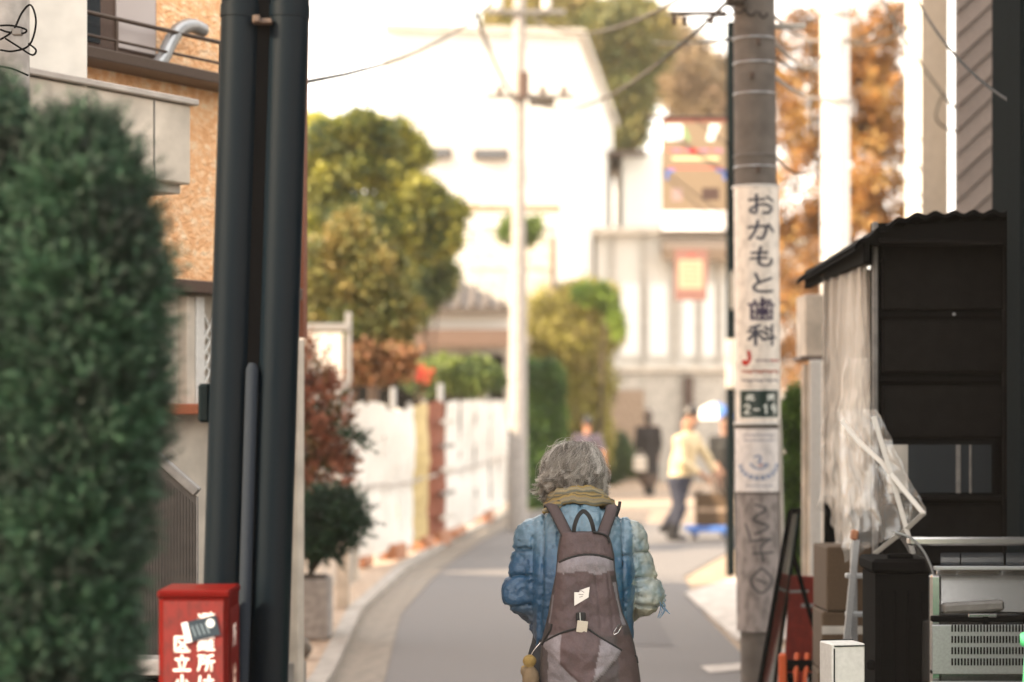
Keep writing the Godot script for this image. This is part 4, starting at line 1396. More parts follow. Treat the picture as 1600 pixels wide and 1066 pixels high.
	st = S()
	tube(st, [Vector3(0, 0, 0), Vector3(0, 9.0, 0)], [0.14, 0.132], 28)
	obj("shaft", st, M.white_paint, t)
	for y in [HY(25, D), HY(160, D)]:
		st = S()
		lathe(st, [V(0.132, y - 0.02), V(0.142, y - 0.02), V(0.142, y + 0.02), V(0.132, y + 0.02)], 28)
		obj("band", st, M.pole_pale, t)
	# cable pole at the left edge
	D = 7.9
	t = thing("cable_pole", "pale concrete pole wound with black cable loops at the upper left", "utility pole", Vector3(GX(-22, D), 0, -D))
	st = S()
	tube(st, [Vector3(0, 0, 0), Vector3(0, 7.5, 0)], [0.15, 0.14], 28)
	obj("shaft", st, M.pole_pale, t)
	for q in [[[0, 62], [20, 48], [34, 20], [48, 8], [56, 35], [46, 70], [20, 80], [0, 78]], [[0, 40], [18, 40], [40, 46], [36, 52], [12, 50], [0, 46]], [[8, 60], [30, 74], [50, 86], [56, 78], [44, 68]], [[0, 104], [20, 108], [44, 118]]]:
		st = S()
		var pts := []
		for c in q: pts.append(P(c[0], c[1], D - 0.16) - t.position)
		tube(st, smooth_path(pts, 5), 0.0035, 6)
		obj("cable", st, M.black, t)
	BX("cable_clamp", P(27, 50, D - 0.15) - t.position, Vector3(0.035, 0.025, 0.03), M.greymetal, t)
	# fittings near the top of the sign pole
	var up: Node3D = get_node("utility_pole")
	D = 12.3
	BX("crossarm", P(1100, 20, D + 0.1) - up.position, Vector3(0.30, 0.018, 0.03), M.rail, up)
	BX("crossarm", P(1235, 42, D + 0.1) - up.position, Vector3(0.22, 0.03, 0.03), M.offwhite, up)
	BX("junction_box", P(1158, -2, D - 0.13) - up.position, Vector3(0.10, 0.07, 0.08), M.wire_pale, up, Basis(), 0.01)
	for px in [1062.0, 1078.0, 1120.0]:
		st = S()
		lathe(st, [V(0, 0), V(0.014, 0.004), V(0.010, 0.02), V(0.016, 0.03), V(0.010, 0.045), V(0, 0.05)], 10, P(px, 38, D + 0.1) - up.position)
		obj("insulator", st, M.brown, up)
	for k in 3:
		st = S()
		tube(st, curve(P(1150 + k * 22, 8 + k * 5, D - 0.125) - up.position, P(1172 + k * 18, 14 + k * 3, D - 0.122) - up.position, 0.03), 0.005, 6)
		obj("cable", st, M.wire, up)
	wire("thin wire far above the banner towards the sign pole", P(1020, 66, 26), P(1150, 60, 12.4), 0.02, 0.010)
	wire("grey wire right of the sign pole running level to the white pole", P(1208, 118, 12.3), P(1290, 150, 22), 0.06, 0.012, M.pole_pale)
	wire("thin hanging drop wire before the autumn tree", P(1268, 60, 20), P(1268, 210, 20), 0.0, 0.012, M.wire_pale)
	# wires
	wire("thin dark wire from the stucco house corner up to the middle pole", P(478, 128, 10.6), P(818, -62, 30), 0.28, 0.011)
	wire("thick drooping cable rising left from the middle pole crossarm", P(803, 152, 30), P(690, -150, 19), 0.2, 0.022, M.wire_pale)
	wire("brown cable bundle from the middle pole to the sign pole", P(820, 152, 29.9), P(1150, -10, 12.3), 0.35, 0.012, M.wire_pale)
	wire("second cable from the middle pole right to the sign pole", P(830, 25, 29.9), P(1150, -60, 12.3), 0.3, 0.012, M.wire_pale)
	wire("short wire at the top left of the sign pole", P(1040, 20, 20), P(1150, 22, 12.4), 0.03, 0.008)
	wire("uppermost pale wire from the sign pole to the white pole", P(1205, 20, 12.3), P(1292, 58, 22), 0.08, 0.011, M.pole_pale)
	wire("second pale wire from the sign pole to the white pole", P(1205, 60, 12.3), P(1292, 98, 22), 0.1, 0.012, M.pole_pale)
	wire("third wire from the sign pole to the white pole", P(1205, 82, 12.3), P(1296, 70, 22), 0.16, 0.009, M.wire_pale)
	wire("low slack wire from the sign pole to the white pole", P(1208, 240, 12.3), P(1296, 220, 22), 0.2, 0.008, M.wire_pale)
	wire("wire leaving the white pole towards the white corner building", P(1320, 60, 22), P(1420, 40, 17.6), 0.1, 0.012, M.wire_pale)
	wire("second wire leaving the white pole towards the white corner building", P(1318, 66, 22), P(1425, -10, 17.6), 0.1, 0.01, M.wire_pale)
	wire("dark service cable slanting down to the white corner building", P(1350, -60, 17), P(1491, 168, 15.7), 0.08, 0.010)
	wire("dark service cable crossing the slanting boards", P(1420, -25, 13.4), P(1600, 170, 8.7), 0.1, 0.007)
	st = S()
	tube(st, smooth_path([P(1474, 148, 15.8), P(1466, 165, 15.75), P(1463, 185, 15.75), P(1475, 198, 15.8), P(1493, 206, 15.9)], 6), 0.007, 6)
	meta(obj("cable_loop", st, M.wire), "hanging loop of dark cable on the white corner building", "cable")

# ---------------------------------------------------------------- fence of white sheets
func fence() -> void:
	var line := [V(-1.58, 21.6), V(-1.07, 24.8), V(-0.79, 27.0), V(-0.1, 36.0), V(0.15, 39.0)]
	var at := func(px: float) -> Vector2:
		for i in line.size() - 1:
			var a: Vector2 = line[i]
			var e: Vector2 = line[i + 1]
			var k := (px - 800.0) / F
			var t := (k * a.y - a.x) / ((e.x - a.x) - k * (e.y - a.y))
			if t >= -0.001 and t <= 1.001: return a.lerp(e, t)
		return line[0]
	var panels := [[545, 572, 1.60, "s"], [573, 598, 1.62, "s"], [600, 621, 1.56, "s"], [622, 645, 1.58, "s"], [646, 668, 1.63, "y"], [669, 694, 1.66, "r"], [696, 717, 1.66, "s"], [719, 741, 1.68, "s"], [743, 765, 1.70, "s"], [767, 779, 1.72, "s"], [780, 790, 1.72, "s"]]
	var names := ["white barrier sheet nearest the withered conifer", "second white barrier sheet from the withered conifer", "third white barrier sheet, left of the yellow one by one sheet", "white barrier sheet touching the yellow sheet", "yellow barrier sheet between white and rust-red ones", "rust-red barrier panel with crossbars between yellow and white sheets", "white barrier sheet right of the rust-red panel", "second white barrier sheet right of the rust-red panel", "third white barrier sheet right of the rust-red panel", "narrow white barrier sheet, last but one before the pale pole", "narrow white barrier sheet touching the pale pole"]
	for k in panels.size():
		var p: Array = panels[k]
		var a: Vector2 = at.call(p[0])
		var e: Vector2 = at.call(p[1])
		var mid := (a + e) * 0.5
		var t := thing("barrier_sheet", names[k], "barrier", Vector3(mid.x, 0, -mid.y), 0.0, "barrier sheets along the left kerb")
		var m: Material = M.sheet if p[3] == "s" else M.yellow_sheet if p[3] == "y" else M.rust
		var dir := Vector3(e.x - a.x, 0, -(e.y - a.y))
		var nrm := Vector3(-dir.z, 0, dir.x).normalized()
		if nrm.x < 0: nrm = -nrm
		var st := S()
		st.set_smooth_group(0)
		var nu := 12
		var nv := 14
		var g := func(u: float, v: float) -> Vector3:
			nz.seed = 60 + k
			nz.frequency = 1.2
			var bulge := 0.09 * sin(PI * u) * (0.6 + 0.4 * sin(v * 7.0 + k)) + 0.035 * nz.get_noise_2d(u * 4, v * 4) - 0.05 * exp(-pow((v - 0.46) / 0.03, 2.0))
			return dir * (u - 0.5) + nrm * bulge + Vector3(0, 0.13 + (p[2] - 0.13) * v + 0.02 * sin(u * 6 + k) * v, 0)
		for i in nu:
			for j in nv:
				var u0 := float(i) / nu
				var u1 := float(i + 1) / nu
				var v0 := float(j) / nv
				var v1 := float(j + 1) / nv
				poly(st, [g.call(u0, v0), g.call(u1, v0), g.call(u1, v1), g.call(u0, v1)], nrm)
				poly(st, [g.call(u0, v0) - nrm * 0.006, g.call(u1, v0) - nrm * 0.006, g.call(u1, v1) - nrm * 0.006, g.call(u0, v1) - nrm * 0.006], -nrm)
		obj("sheet", st, m, t)
		for s in [-0.5, 0.5]:
			var s2 := S()
			tube(s2, [dir * s * 0.96 - nrm * 0.05, dir * s * 0.96 - nrm * 0.05 + Vector3(0, p[2] + (0.22 if (k + int(s + 0.5)) % 3 == 0 else 0.02), 0)], 0.024, 8)
			obj("post", s2, M.alu, t)
		BX("tie_band", Vector3(0, 0.13 + (p[2] - 0.13) * 0.46, 0) + nrm * 0.05, Vector3(0.012, 0.035, dir.length() * 0.96), M.pale_concrete, t, Basis(Vector3.UP, atan2(dir.x, dir.z)), 0.003)
		if k in [0, 2, 4, 5, 6, 8]: BX("foot_block", nrm * 0.02 + Vector3(0, 0.10, 0), Vector3(0.2, 0.10 + 0.04 * (k % 3), dir.length() * (0.5 + 0.14 * (k % 4))), M.orange_base, t, Basis(Vector3.UP, atan2(dir.x, dir.z)), 0.02)
		if p[3] == "r":
			for r in 5:
				BX("crossbar", Vector3(0, 0.35 + 0.27 * r, 0) + nrm * 0.13, Vector3(0.03, 0.05, dir.length() * 0.8), M.greymetal if r % 2 else M.offwhite, t, Basis(Vector3.UP, atan2(dir.x, dir.z)), 0.004)
	# white gate behind the withered conifer
	var D := 20.0
	var t2 := thing("white_gate", "white panelled gate with a top rail behind the withered conifer", "gate", Vector3(GX(490, D), 0, -D))
	for k in 5:
		BX("gate_board", Vector3(-0.22 + k * 0.105, 1.13, 0), Vector3(0.098, 2.2, 0.03), M.white_paint, t2)
	BX("top_rail", Vector3(0.0, 2.27, 0), Vector3(0.62, 0.06, 0.06), M.alu, t2)
	BX("post", Vector3(0.3, 1.2, -0.02), Vector3(0.05, 2.4, 0.05), M.alu, t2)

# ---------------------------------------------------------------- left street furniture
func refuge_picture() -> Image:
	var im := new_img(440, 780, Color(0.385, 0.03, 0.022))
	var wh := Color(0.90, 0.84, 0.83)
	var r := ["避", "難", "所", "は"]
	for k in 4: glyph(im, r[k], V(248, 92 + k * 126), V(118, 112), 8.0, wh)
	var l := ["区", "立", "小"]
	for k in 3: glyph(im, l[k], V(82, 232 + k * 120), V(118, 108), 9.0, wh)
	dirty(im, 0.28, 51)
	return im

func side_picture() -> Image:
	var im := new_img(300, 400, Color(0.37, 0.028, 0.022))
	glyph(im, "所", V(90, 60), V(110, 80), 8, Color(0.86, 0.78, 0.76))
	glyph(im, "は", V(90, 200), V(110, 90), 8, Color(0.86, 0.72, 0.66))
	dirty(im, 0.15, 53)
	return im

func sticker_picture() -> Image:
	var im := new_img(200, 110, Color(0.16, 0.20, 0.24))
	im.fill_rect(Rect2i(0, 0, 36, 110), Color(0.80, 0.80, 0.82))
	stamp(im, V(160, 36), 24, Color(0.78, 0.80, 0.82))
	for k in 4: stroke(im, [V(55 + k * 26, 30), V(62 + k * 26, 84)], 4, Color(0.42, 0.48, 0.52))
	return im

func left_street() -> void:
	# twin dark pipes
	var D := 5.9
	var t := thing("twin_pipes", "pair of thick dark blue-black pipes rising beside the red post sign", "pipes", Vector3(GX(378, D), 0, -D))
	var lean := 33.0 / 610.0 / (1066.0 / 610.0)
	var ax := func(px: float, y: float, dz := 0.0) -> Vector3:      # px is where the pipe stands at eye level
		return Vector3(GX(px, D) + (y - EYE) * lean, y, -D + dz) - t.position
	for px in [357.0, 432.0]:
		var st := S()
		tube(st, [ax.call(px, 0.0), ax.call(px, 7.5)], 0.051, 36)
		obj("pipe", st, M.dark_pipe, t)
		for y in [0.6, 2.52, 4.2]:
			st = S()
			tube(st, [ax.call(px, y), ax.call(px, y + 0.03)], 0.0535, 28)
			obj("collar", st, M.dark_pipe, t)
	var bp := S()
	var q := [ax.call(364, 0.0, 0.022), ax.call(425, 0.0, 0.022), ax.call(425, 7.5, 0.022), ax.call(364, 7.5, 0.022)]
	poly(bp, q, Vector3(0, 0, 1))
	var q2 := []
	for p in q: q2.append(p - Vector3(0, 0, 0.05))
	poly(bp, q2, Vector3(0, 0, -1))
	for i in 4: poly(bp, [q[i], q[(i + 1) % 4], q2[(i + 1) % 4], q2[i]], (q[i] + q[(i + 1) % 4]) * 0.5 - (q[0] + q[2]) * 0.5)
	obj("back_plate", bp, M.black, t)
	var s2 := S()
	tube(s2, [ax.call(394, 0.0, 0.034), ax.call(394, 1.62, 0.034), ax.call(394, 1.632, 0.03)], [0.016, 0.016, 0.010], 16)
	obj("conduit", s2, M.blue_pipe, t)
	BX("clamp", ax.call(394, HY(38, D), 0.04), Vector3(0.05, 0.014, 0.03), M.rail, t)
	BX("clamp_bolt", ax.call(386, HY(36, D), 0.06), Vector3(0.02, 0.02, 0.02), M.rail, t)
	BX("bracket", ax.call(317, HY(630, D), -0.03), Vector3(0.03, 0.10, 0.05), M.teal, t, Basis(), 0.01)
	# red post sign
	D = 5.6
	var w := 0.171
	var dp := 0.22
	t = thing("red_post_sign", "red square refuge post sign with white lettering and a dark sticker", "sign", Vector3(GX(302, D), 0, -D))
	BX("post", Vector3(0, 0.536, -dp * 0.5), Vector3(w, 1.072, dp), M.red, t, Basis(), 0.012)
	BX("rim", Vector3(0, 1.066, -dp * 0.5), Vector3(w + 0.006, 0.02, dp + 0.006), M.red, t, Basis(), 0.006)
	var st3 := S()
	var y1 := 1.05
	var y0 := y1 - 0.30
	var hw := w * 0.5 - 0.013
	poly(st3, [Vector3(-hw, y0, 0.002), Vector3(hw, y0, 0.002), Vector3(hw, y1, 0.002), Vector3(-hw, y1, 0.002)], Vector3(0, 0, 1), [V(0.03, 1), V(0.97, 1), V(0.97, 0.03), V(0.03, 0.03)])
	obj("lettering", st3, img_mat(refuge_picture(), 0.75), t)
	st3 = S()
	poly(st3, [Vector3(w * 0.5 + 0.002, 0.75, -0.02), Vector3(w * 0.5 + 0.002, 0.75, -dp + 0.02), Vector3(w * 0.5 + 0.002, 1.03, -dp + 0.02), Vector3(w * 0.5 + 0.002, 1.03, -0.02)], Vector3(1, 0, 0), [V(0, 1), V(1, 1), V(1, 0), V(0, 0)])
	obj("side_lettering", st3, img_mat(side_picture(), 0.4), t)
	var sk := Node3D.new()
	sk.name = "sticker"
	sk.position = Vector3(GX(314, D) - t.position.x, HY(983, D), 0.005)
	sk.rotation.z = 0.24
	t.add_child(sk)
	st3 = S()
	poly(st3, [Vector3(-0.043, -0.025, 0), Vector3(0.043, -0.025, 0), Vector3(0.043, 0.025, 0), Vector3(-0.043, 0.025, 0)], Vector3(0, 0, 1), [V(0, 1), V(1, 1), V(1, 0), V(0, 0)])
	obj("print", st3, img_mat(sticker_picture(), 0.35), sk)
	# dark ribbed shed
	D = 7.9
	t = thing("ribbed_shed", "dark brown ribbed metal shed with a sloping top behind the conifer", "shed", Vector3(GX(240, D), 0, -D))
	var xr: float = GX(308, D) - t.position.x
	var ytl := HY(672, D)
	var ytr := HY(776, D)
	var sl := (ytr - ytl) / (GX(308, D) - GX(190, D))
	var top := func(x: float) -> float: return ytr + (x - xr) * sl
	var st4 := S()
	for s in [[-0.45, xr]]:
		var a := Vector3(s[0], 0.2, 0)
		var c := [a, Vector3(s[1], 0.2, 0), Vector3(s[1], top.call(s[1]), 0), Vector3(s[0], top.call(s[0]), 0)]
		poly(st4, c, Vector3(0, 0, 1))
		var c2 := []
		for p in c: c2.append(p + Vector3(-0.3, 0, -0.7))
		poly(st4, c2, Vector3(0, 0, -1))
		for i in 4: poly(st4, [c[i], c[(i + 1) % 4], c2[(i + 1) % 4], c2[i]], (c[i] + c[(i + 1) % 4]) * 0.5 - (c[0] + c[2]) * 0.5)
	obj("body", st4, M.shed, t)
	st4 = S()
	for k in 56:
		var x: float = xr - 0.008 - k * 0.0105
		box(st4, Vector3(x, (0.22 + top.call(x)) * 0.5 - 0.02, 0.002), Vector3(0.0045, top.call(x) - 0.25, 0.005), Basis(), 0.001)
	obj("ribs", st4, M.shed, t).set_meta("kind", "stuff")
	BX("roof_cap", Vector3((xr - 0.42) * 0.5, top.call((xr - 0.42) * 0.5) + 0.012, -0.02), Vector3((xr + 0.48) * 1.2, 0.032, 0.07), M.greymetal, t, Basis(Vector3.BACK, atan(sl)))
	BX("corner_post", Vector3(xr, (0.2 + ytr) * 0.5, 0.0), Vector3(0.008, ytr - 0.2, 0.012), M.greymetal, t)
	BX("base", Vector3(-0.1, HY(1036, D), 0.05), Vector3(0.7, 0.055, 0.2), M.pale_concrete, t)
	BX("skid", Vector3(-0.1, 0.3, 0.0), Vector3(0.6, 0.6, 0.12), M.black, t)
	# planter, stone and post
	D = 15.2
	t = thing("planter", "grey rectangular concrete planter holding the juniper", "planter", Vector3(GX(455, D), 0, -D))
	var pw: float = (GX(523, D) - GX(400, D))
	BX("trough", Vector3(-0.01 + 0.012, 0.235, 0), Vector3(pw, 0.40, 0.36), M.planter, t, Basis(), 0.012)
	BX("soil", Vector3(0.0, 0.438, 0), Vector3(pw - 0.06, 0.02, 0.30), M.bark, t)
	BX("foot", Vector3(0, 0.02, 0), Vector3(pw * 0.85, 0.04, 0.28), M.black, t)
	var o := BX("wooden_post", Vector3(GX(536, 17.5), 0.32, -17.5), Vector3(0.1, 0.62, 0.1), M.cream)
	meta(o, "short tan post between the planter and the white barrier sheets", "post")
	o = BX("wooden_post", Vector3(GX(553, 20.5), 0.36, -20.5), Vector3(0.09, 0.7, 0.09), M.offwhite)
	meta(o, "short pale post close to the first white barrier sheet", "post")
	o = BX("orange_pylon", Vector3(GX(541, 21), 0.5, -21), Vector3(0.06, 1.0, 0.06), M.orange, null, Basis(), 0.02)
	meta(o, "slim orange marker stake beside the first white barrier sheet", "marker")
	var f := Field.new(Vector3(-0.14, -0.02, -0.14), Vector3(0.14, 0.2, 0.14), 0.009)
	f.ell(Vector3(-0.01, 0.075, 0), Vector3(0.11, 0.075, 0.095), 0.01, Basis(Vector3.BACK, -0.25))
	nz.frequency = 9.0
	f.warp(func(p: Vector3) -> float: return 0.012 * nz.get_noise_3dv(p), 0.05)
	var acc := fresh()
	f.net(acc, func(_p: Vector3) -> Color: return Color.WHITE)
	o = mi("kerb_stone", amesh(acc), M.stone)
	o.position = Vector3(GX(462, 13.9), 0.035, -13.9)
	meta(o, "smooth grey-brown boulder on the pavement in front of the planter", "stone")

# ---------------------------------------------------------------- the stall on the right
func sheet_grid(st: SurfaceTool, f: Callable, nu: int, nv: int) -> void:
	st.set_smooth_group(0)
	for i in nu:
		for j in nv:
			var a: Vector3 = f.call(float(i) / nu, float(j) / nv)
			var b: Vector3 = f.call(float(i + 1) / nu, float(j) / nv)
			var c: Vector3 = f.call(float(i + 1) / nu, float(j + 1) / nv)
			var d: Vector3 = f.call(float(i) / nu, float(j + 1) / nv)
			poly(st, [a, b, c, d], (b - a).cross(d - a) * 1.0)
	st.set_smooth_group(-1)

func ribbon(st: SurfaceTool, pts: Array, w: float, thick: float, face: Vector3) -> void:
	for i in pts.size() - 1:
		var a: Vector3 = pts[i]
		var b: Vector3 = pts[i + 1]
		var d := (b - a).normalized()
		var s := d.cross(face).normalized()
		box(st, (a + b) * 0.5, Vector3(w, a.distance_to(b) + w * 0.3, thick), Basis(s, d, s.cross(d)), 0.001)

func stall() -> void:
	var D := 9.5
	var o := Vector3(1.49, 0, -D)
	var t := thing("market_stall", "black sheet-metal stall with a curved roof at the right street edge", "stall", o)
	var W := 0.60
	# front panels with dark seams
	for r in [[382, 484], [500, 582], [603, 684], [788, 880], [890, 1060]]:
		var ya := HY(r[1], D)
		var yb := HY(r[0], D)
		BX("panel", Vector3(W * 0.5 + 0.01, (ya + yb) * 0.5, -0.015), Vector3(W - 0.06, yb - ya, 0.03), M.blackmetal, t, Basis(), 0.006)
	BX("back_sheet", Vector3(W * 0.5, 1.15, -0.06), Vector3(W, 2.3, 0.03), M.black, t)
	for y in [491, 592]:
		BX("seam_bar", Vector3(W * 0.5, HY(y, D), -0.03), Vector3(W - 0.02, 0.03, 0.03), M.black, t)
	BX("rivet", P(1491, 491, D - 0.01) - o, Vector3(0.012, 0.012, 0.012), M.alu, t)
	BX("front_post", Vector3(0.008, 1.15, 0.0), Vector3(0.022, 2.3, 0.03), M.greymetal, t)
	BX("front_post", Vector3(W - 0.04, 1.15, 0.0), Vector3(0.05, 2.3, 0.04), M.blackmetal, t)
	# window in the front
	var wy := (HY(690, D) + HY(776, D)) * 0.5
	var wn := BX("window", Vector3(W * 0.5 - 0.02, wy, -0.02), Vector3(0.46, 0.245, 0.03), M.black, t)
	BX("pane", Vector3(W * 0.5 - 0.02, wy, -0.002), Vector3(0.42, 0.20, 0.008), M.window, wn)
	BX("curtain", Vector3(0.10, wy, 0.004), Vector3(0.085, 0.20, 0.004), M.offwhite, wn)
	BX("mullion", Vector3(0.35, wy, 0.006), Vector3(0.02, 0.2, 0.01), M.greymetal, wn)
	BX("mullion", Vector3(0.40, wy, 0.006), Vector3(0.01, 0.2, 0.01), M.greymetal, wn)
	BX("sill", Vector3(W * 0.5 - 0.02, HY(778, D), 0.01), Vector3(0.5, 0.02, 0.05), M.blackmetal, t)
	# side frame, back
	BX("rear_post", Vector3(0.03, 1.1, -1.45), Vector3(0.07, 2.2, 0.07), M.black, t)
	BX("rear_wall", Vector3(W * 0.5 + 0.1, 1.1, -1.5), Vector3(W + 0.1, 2.2, 0.04), M.shed, t)
	BX("side_rail", Vector3(0.02, 2.17, -0.73), Vector3(0.04, 0.06, 1.45), M.black, t)
	BX("inner_wall", Vector3(0.34, 1.1, -0.75), Vector3(0.03, 2.2, 1.4), M.shed, t)
	# corrugated roof: a bent, waved sheet that runs back
	var st := S()
	var prof := []
	for i in 61:
		var u := i / 60.0
		var x := lerpf(-0.10, 0.66, u)
		var y := 2.19 + 0.135 * (1.0 - pow(1.0 - minf(u / 0.42, 1.0), 2.0)) + 0.02 * maxf(0.0, u - 0.42)
		prof.append(V(x, y + 0.008 * sin(u * 62.0)))
	st.set_smooth_group(0)
	for i in 60:
		var a: Vector2 = prof[i]
		var e: Vector2 = prof[i + 1]
		for dy in [0.0, -0.02]:
			poly(st, [Vector3(a.x, a.y + dy, 0.16), Vector3(e.x, e.y + dy, 0.16), Vector3(e.x, e.y + dy - 0.03, -1.75), Vector3(a.x, a.y + dy - 0.03, -1.75)], Vector3(0, 1 if dy == 0.0 else -1, 0))
	st.set_smooth_group(-1)
	for i in 60:
		var a: Vector2 = prof[i]
		var e: Vector2 = prof[i + 1]
		poly(st, [Vector3(a.x, a.y, 0.16), Vector3(e.x, e.y, 0.16), Vector3(e.x, e.y - 0.02, 0.16), Vector3(a.x, a.y - 0.02, 0.16)], Vector3(0, 0, 1))
		poly(st, [Vector3(a.x, a.y - 0.03, -1.75), Vector3(e.x, e.y - 0.03, -1.75), Vector3(e.x, e.y - 0.05, -1.75), Vector3(a.x, a.y - 0.05, -1.75)], Vector3(0, 0, -1))
	obj("roof", st, M.black, t)
	var fs := S()
	var fp := []
	for c in [[1352, 382], [1372, 362], [1425, 352], [1490, 346], [1585, 343], [1585, 384], [1368, 384]]:
		fp.append(P(c[0], c[1], D - 0.12) - o)
	poly(fs, fp, Vector3(0, 0, 1))
	var fq := []
	for p in fp: fq.append(p - Vector3(0, 0, 0.03))
	poly(fs, fq, Vector3(0, 0, -1))
	for i in fp.size(): poly(fs, [fp[i], fp[(i + 1) % fp.size()], fq[(i + 1) % fp.size()], fq[i]], (fp[i] + fp[(i + 1) % fp.size()]) * 0.5 - (P(1470, 365, D - 0.12) - o))
	obj("fascia", fs, M.black, t)
	BX("fascia_strip", P(1470, 378, D - 0.13) - o, Vector3(0.5, 0.018, 0.02), M.blackmetal, t, Basis(Vector3.BACK, -0.03))
	BX("side_fascia", Vector3(-0.05, 2.165, -0.8), Vector3(0.025, 0.09, 1.9), M.black, t)
	# stub of pipe sticking out of the eave
	var ps := S()
	tube(ps, [P(1256, 432, 11.1) - o, P(1290, 431, 11.1) - o], 0.016, 8)
	obj("eave_pipe", ps, M.black, t)
	ps = S()
	lathe(ps, [V(0, -0.022), V(0.018, -0.014), V(0.022, 0), V(0.018, 0.014), V(0, 0.022)], 12, P(1287, 430, 11.0) - o)
	obj("eave_knob", ps, M.white_paint, t)
	# milky plastic curtain down the open side
	t = thing("plastic_curtain", "milky plastic sheet curtain hanging down the open side of the stall", "curtain", Vector3(1.44, 0, -9.9))
	o = t.position
	nz.seed = 71
	st = S()
	sheet_grid(st, func(u: float, v: float) -> Vector3:
		var d := lerpf(10.75, 9.55, u)
		var fold := 0.028 * sin(u * 31.0 + v * 2.0) * (1.0 - 0.5 * v) + 0.012 * sin(u * 67.0 + 1.0)
		nz.frequency = 3.0
		var x := 1.465 + fold + 0.05 * v * nz.get_noise_2d(u * 3, v * 3) - 0.02 * v
		return Vector3(x, lerpf(2.15, 1.02 + 0.12 * sin(u * 9.0), v), -d) - o, 60, 26)
	obj("sheet", st, M.milky, t)
	st = S()
	sheet_grid(st, func(u: float, v: float) -> Vector3:
		var d := lerpf(10.4, 9.62, u)
		nz.frequency = 3.0
		return Vector3(1.50 + 0.03 * sin(u * 24.0 + v * 3.0) + 0.04 * v * nz.get_noise_2d(u * 4 + 9, v * 3), lerpf(2.14, 1.10, v), -d) - o, 46, 22)
	obj("inner_sheet", st, M.milky, t)
	# loose flap with white tape
	t = thing("plastic_flap", "torn clear plastic flap with crossed strips of white tape beside the stall front", "plastic sheet", P(1380, 780, 9.1))
	o = t.position
	var q := [P(1308, 640, 9.55), P(1368, 640, 9.3), P(1448, 805, 8.85), P(1320, 880, 9.2)]
	st = S()
	var flap := func(u: float, v: float) -> Vector3:
		var p: Vector3 = q[0].lerp(q[1], u).lerp(q[3].lerp(q[2], u), v)
		nz.frequency = 2.5
		return p - o + Vector3(0.015 * nz.get_noise_2d(u * 2, v * 2), 0, 0.05 * nz.get_noise_2d(u * 1.5 + 3, v * 1.2) + 0.02 * sin(u * 7 + v * 3))
	sheet_grid(st, flap, 30, 30)
	obj("sheet", st, M.clear, t)
	st = S()
	sheet_grid(st, func(u: float, v: float) -> Vector3:
		var y := lerpf(560.0, 858.0, v)
		var hw := lerpf(20.0, 34.0, smoothstep(0.0, 0.45, v)) * (1.0 - 0.86 * smoothstep(0.6, 1.0, v))
		var cx := lerpf(1338.0, 1329.0, v)
		nz.frequency = 2.0
		var fold := 0.022 * sin(u * 16.0 + v * 2.5) + 0.012 * sin(u * 31.0 - v * 4.0) + 0.04 * nz.get_noise_2d(u * 2, v * 2)
		return P(cx + (u - 0.5) * 2.0 * hw + 8.0 * nz.get_noise_2d(u * 2 + 7, v * 3), y, 9.42) - o + Vector3(0, 0, fold), 54, 40)
	obj("gathered_sheet", st, M.milky, t)
	for tp in [[[1364, 652], [1378, 700], [1396, 760], [1410, 810], [1425, 864]], [[1314, 658], [1340, 690], [1375, 722], [1410, 765], [1441, 802]], [[1441, 802], [1415, 826], [1390, 845], [1366, 864]]]:
		st = S()
		var pts := []
		for c in tp: pts.append(P(c[0], c[1], lerpf(9.35, 8.86, clampf((c[0] - 1314.0) / 127.0, 0, 1))) - o + Vector3(0, 0, 0.03))
		ribbon(st, pts, 0.019, 0.003, Vector3(0.1, 0, 1))
		obj("tape_strip", st, M.tape, t)
	# glass-topped display case
	D = 8.0
	var x0 := GX(1452, D)
	t = thing("display_case", "steel food display case with sloping glass top and slotted front at the lower right", "display case", Vector3(x0, 0, -D))
	o = t.position
	var cw := 0.40
	BX("cabinet", Vector3(cw * 0.5 + 0.02, 0.40, -0.30), Vector3(cw, 0.74, 0.50), M.steel, t, Basis(), 0.008)
	BX("top_bar", Vector3(cw * 0.5, HY(852, D), -0.26), Vector3(cw + 0.06, 0.03, 0.06), M.steel, t, Basis(), 0.008)
	BX("frame_post", Vector3(0.02, 0.62, 0.0), Vector3(0.04, 0.66, 0.04), M.steel, t, Basis(), 0.012)
	# sloping glass panes and the white inner panel
	for k in 3:
		var px0: float = [1470.0, 1502.0, 1572.0][k]
		var px1: float = [1500.0, 1568.0, 1640.0][k]
		st = S()
		var g := [P(px0, 884, D) - o, P(px1, 884, D) - o, P(px1, 864, D + 0.2) - o, P(px0, 864, D + 0.2) - o]
		poly(st, g, Vector3(0, 1, 1))
		var g2 := []
		for p in g: g2.append(p - Vector3(0, 0.006, 0))
		poly(st, g2, Vector3(0, -1, 0))
		obj("glass_pane", st, M.window, t)
	BX("glass_edge", P(1540, 888, D - 0.01) - o, Vector3(0.36, 0.014, 0.02), M.alu, t)
	BX("inner_panel", P(1545, 925, D + 0.03) - o, Vector3(0.36, 0.155, 0.02), M.steel, t, Basis(Vector3.RIGHT, -0.35), 0.003)
	BX("tray", P(1520, 948, D - 0.02) - o, Vector3(0.21, 0.035, 0.06), M.greymetal, t, Basis(Vector3.BACK, 0.06), 0.01)
	BX("hinge_bar", P(1545, 967, D - 0.025) - o, Vector3(0.40, 0.02, 0.05), M.black, t)
	BX("handle", P(1535, 962, D - 0.05) - o, Vector3(0.10, 0.012, 0.02), M.steel, t)
	BX("latch", P(1541, 974, D - 0.05) - o, Vector3(0.02, 0.035, 0.02), M.black, t)
	BX("slotted_front", P(1540, 1015, D - 0.06) - o, Vector3(0.37, 0.17, 0.012), M.alu, t, Basis(), 0.004)
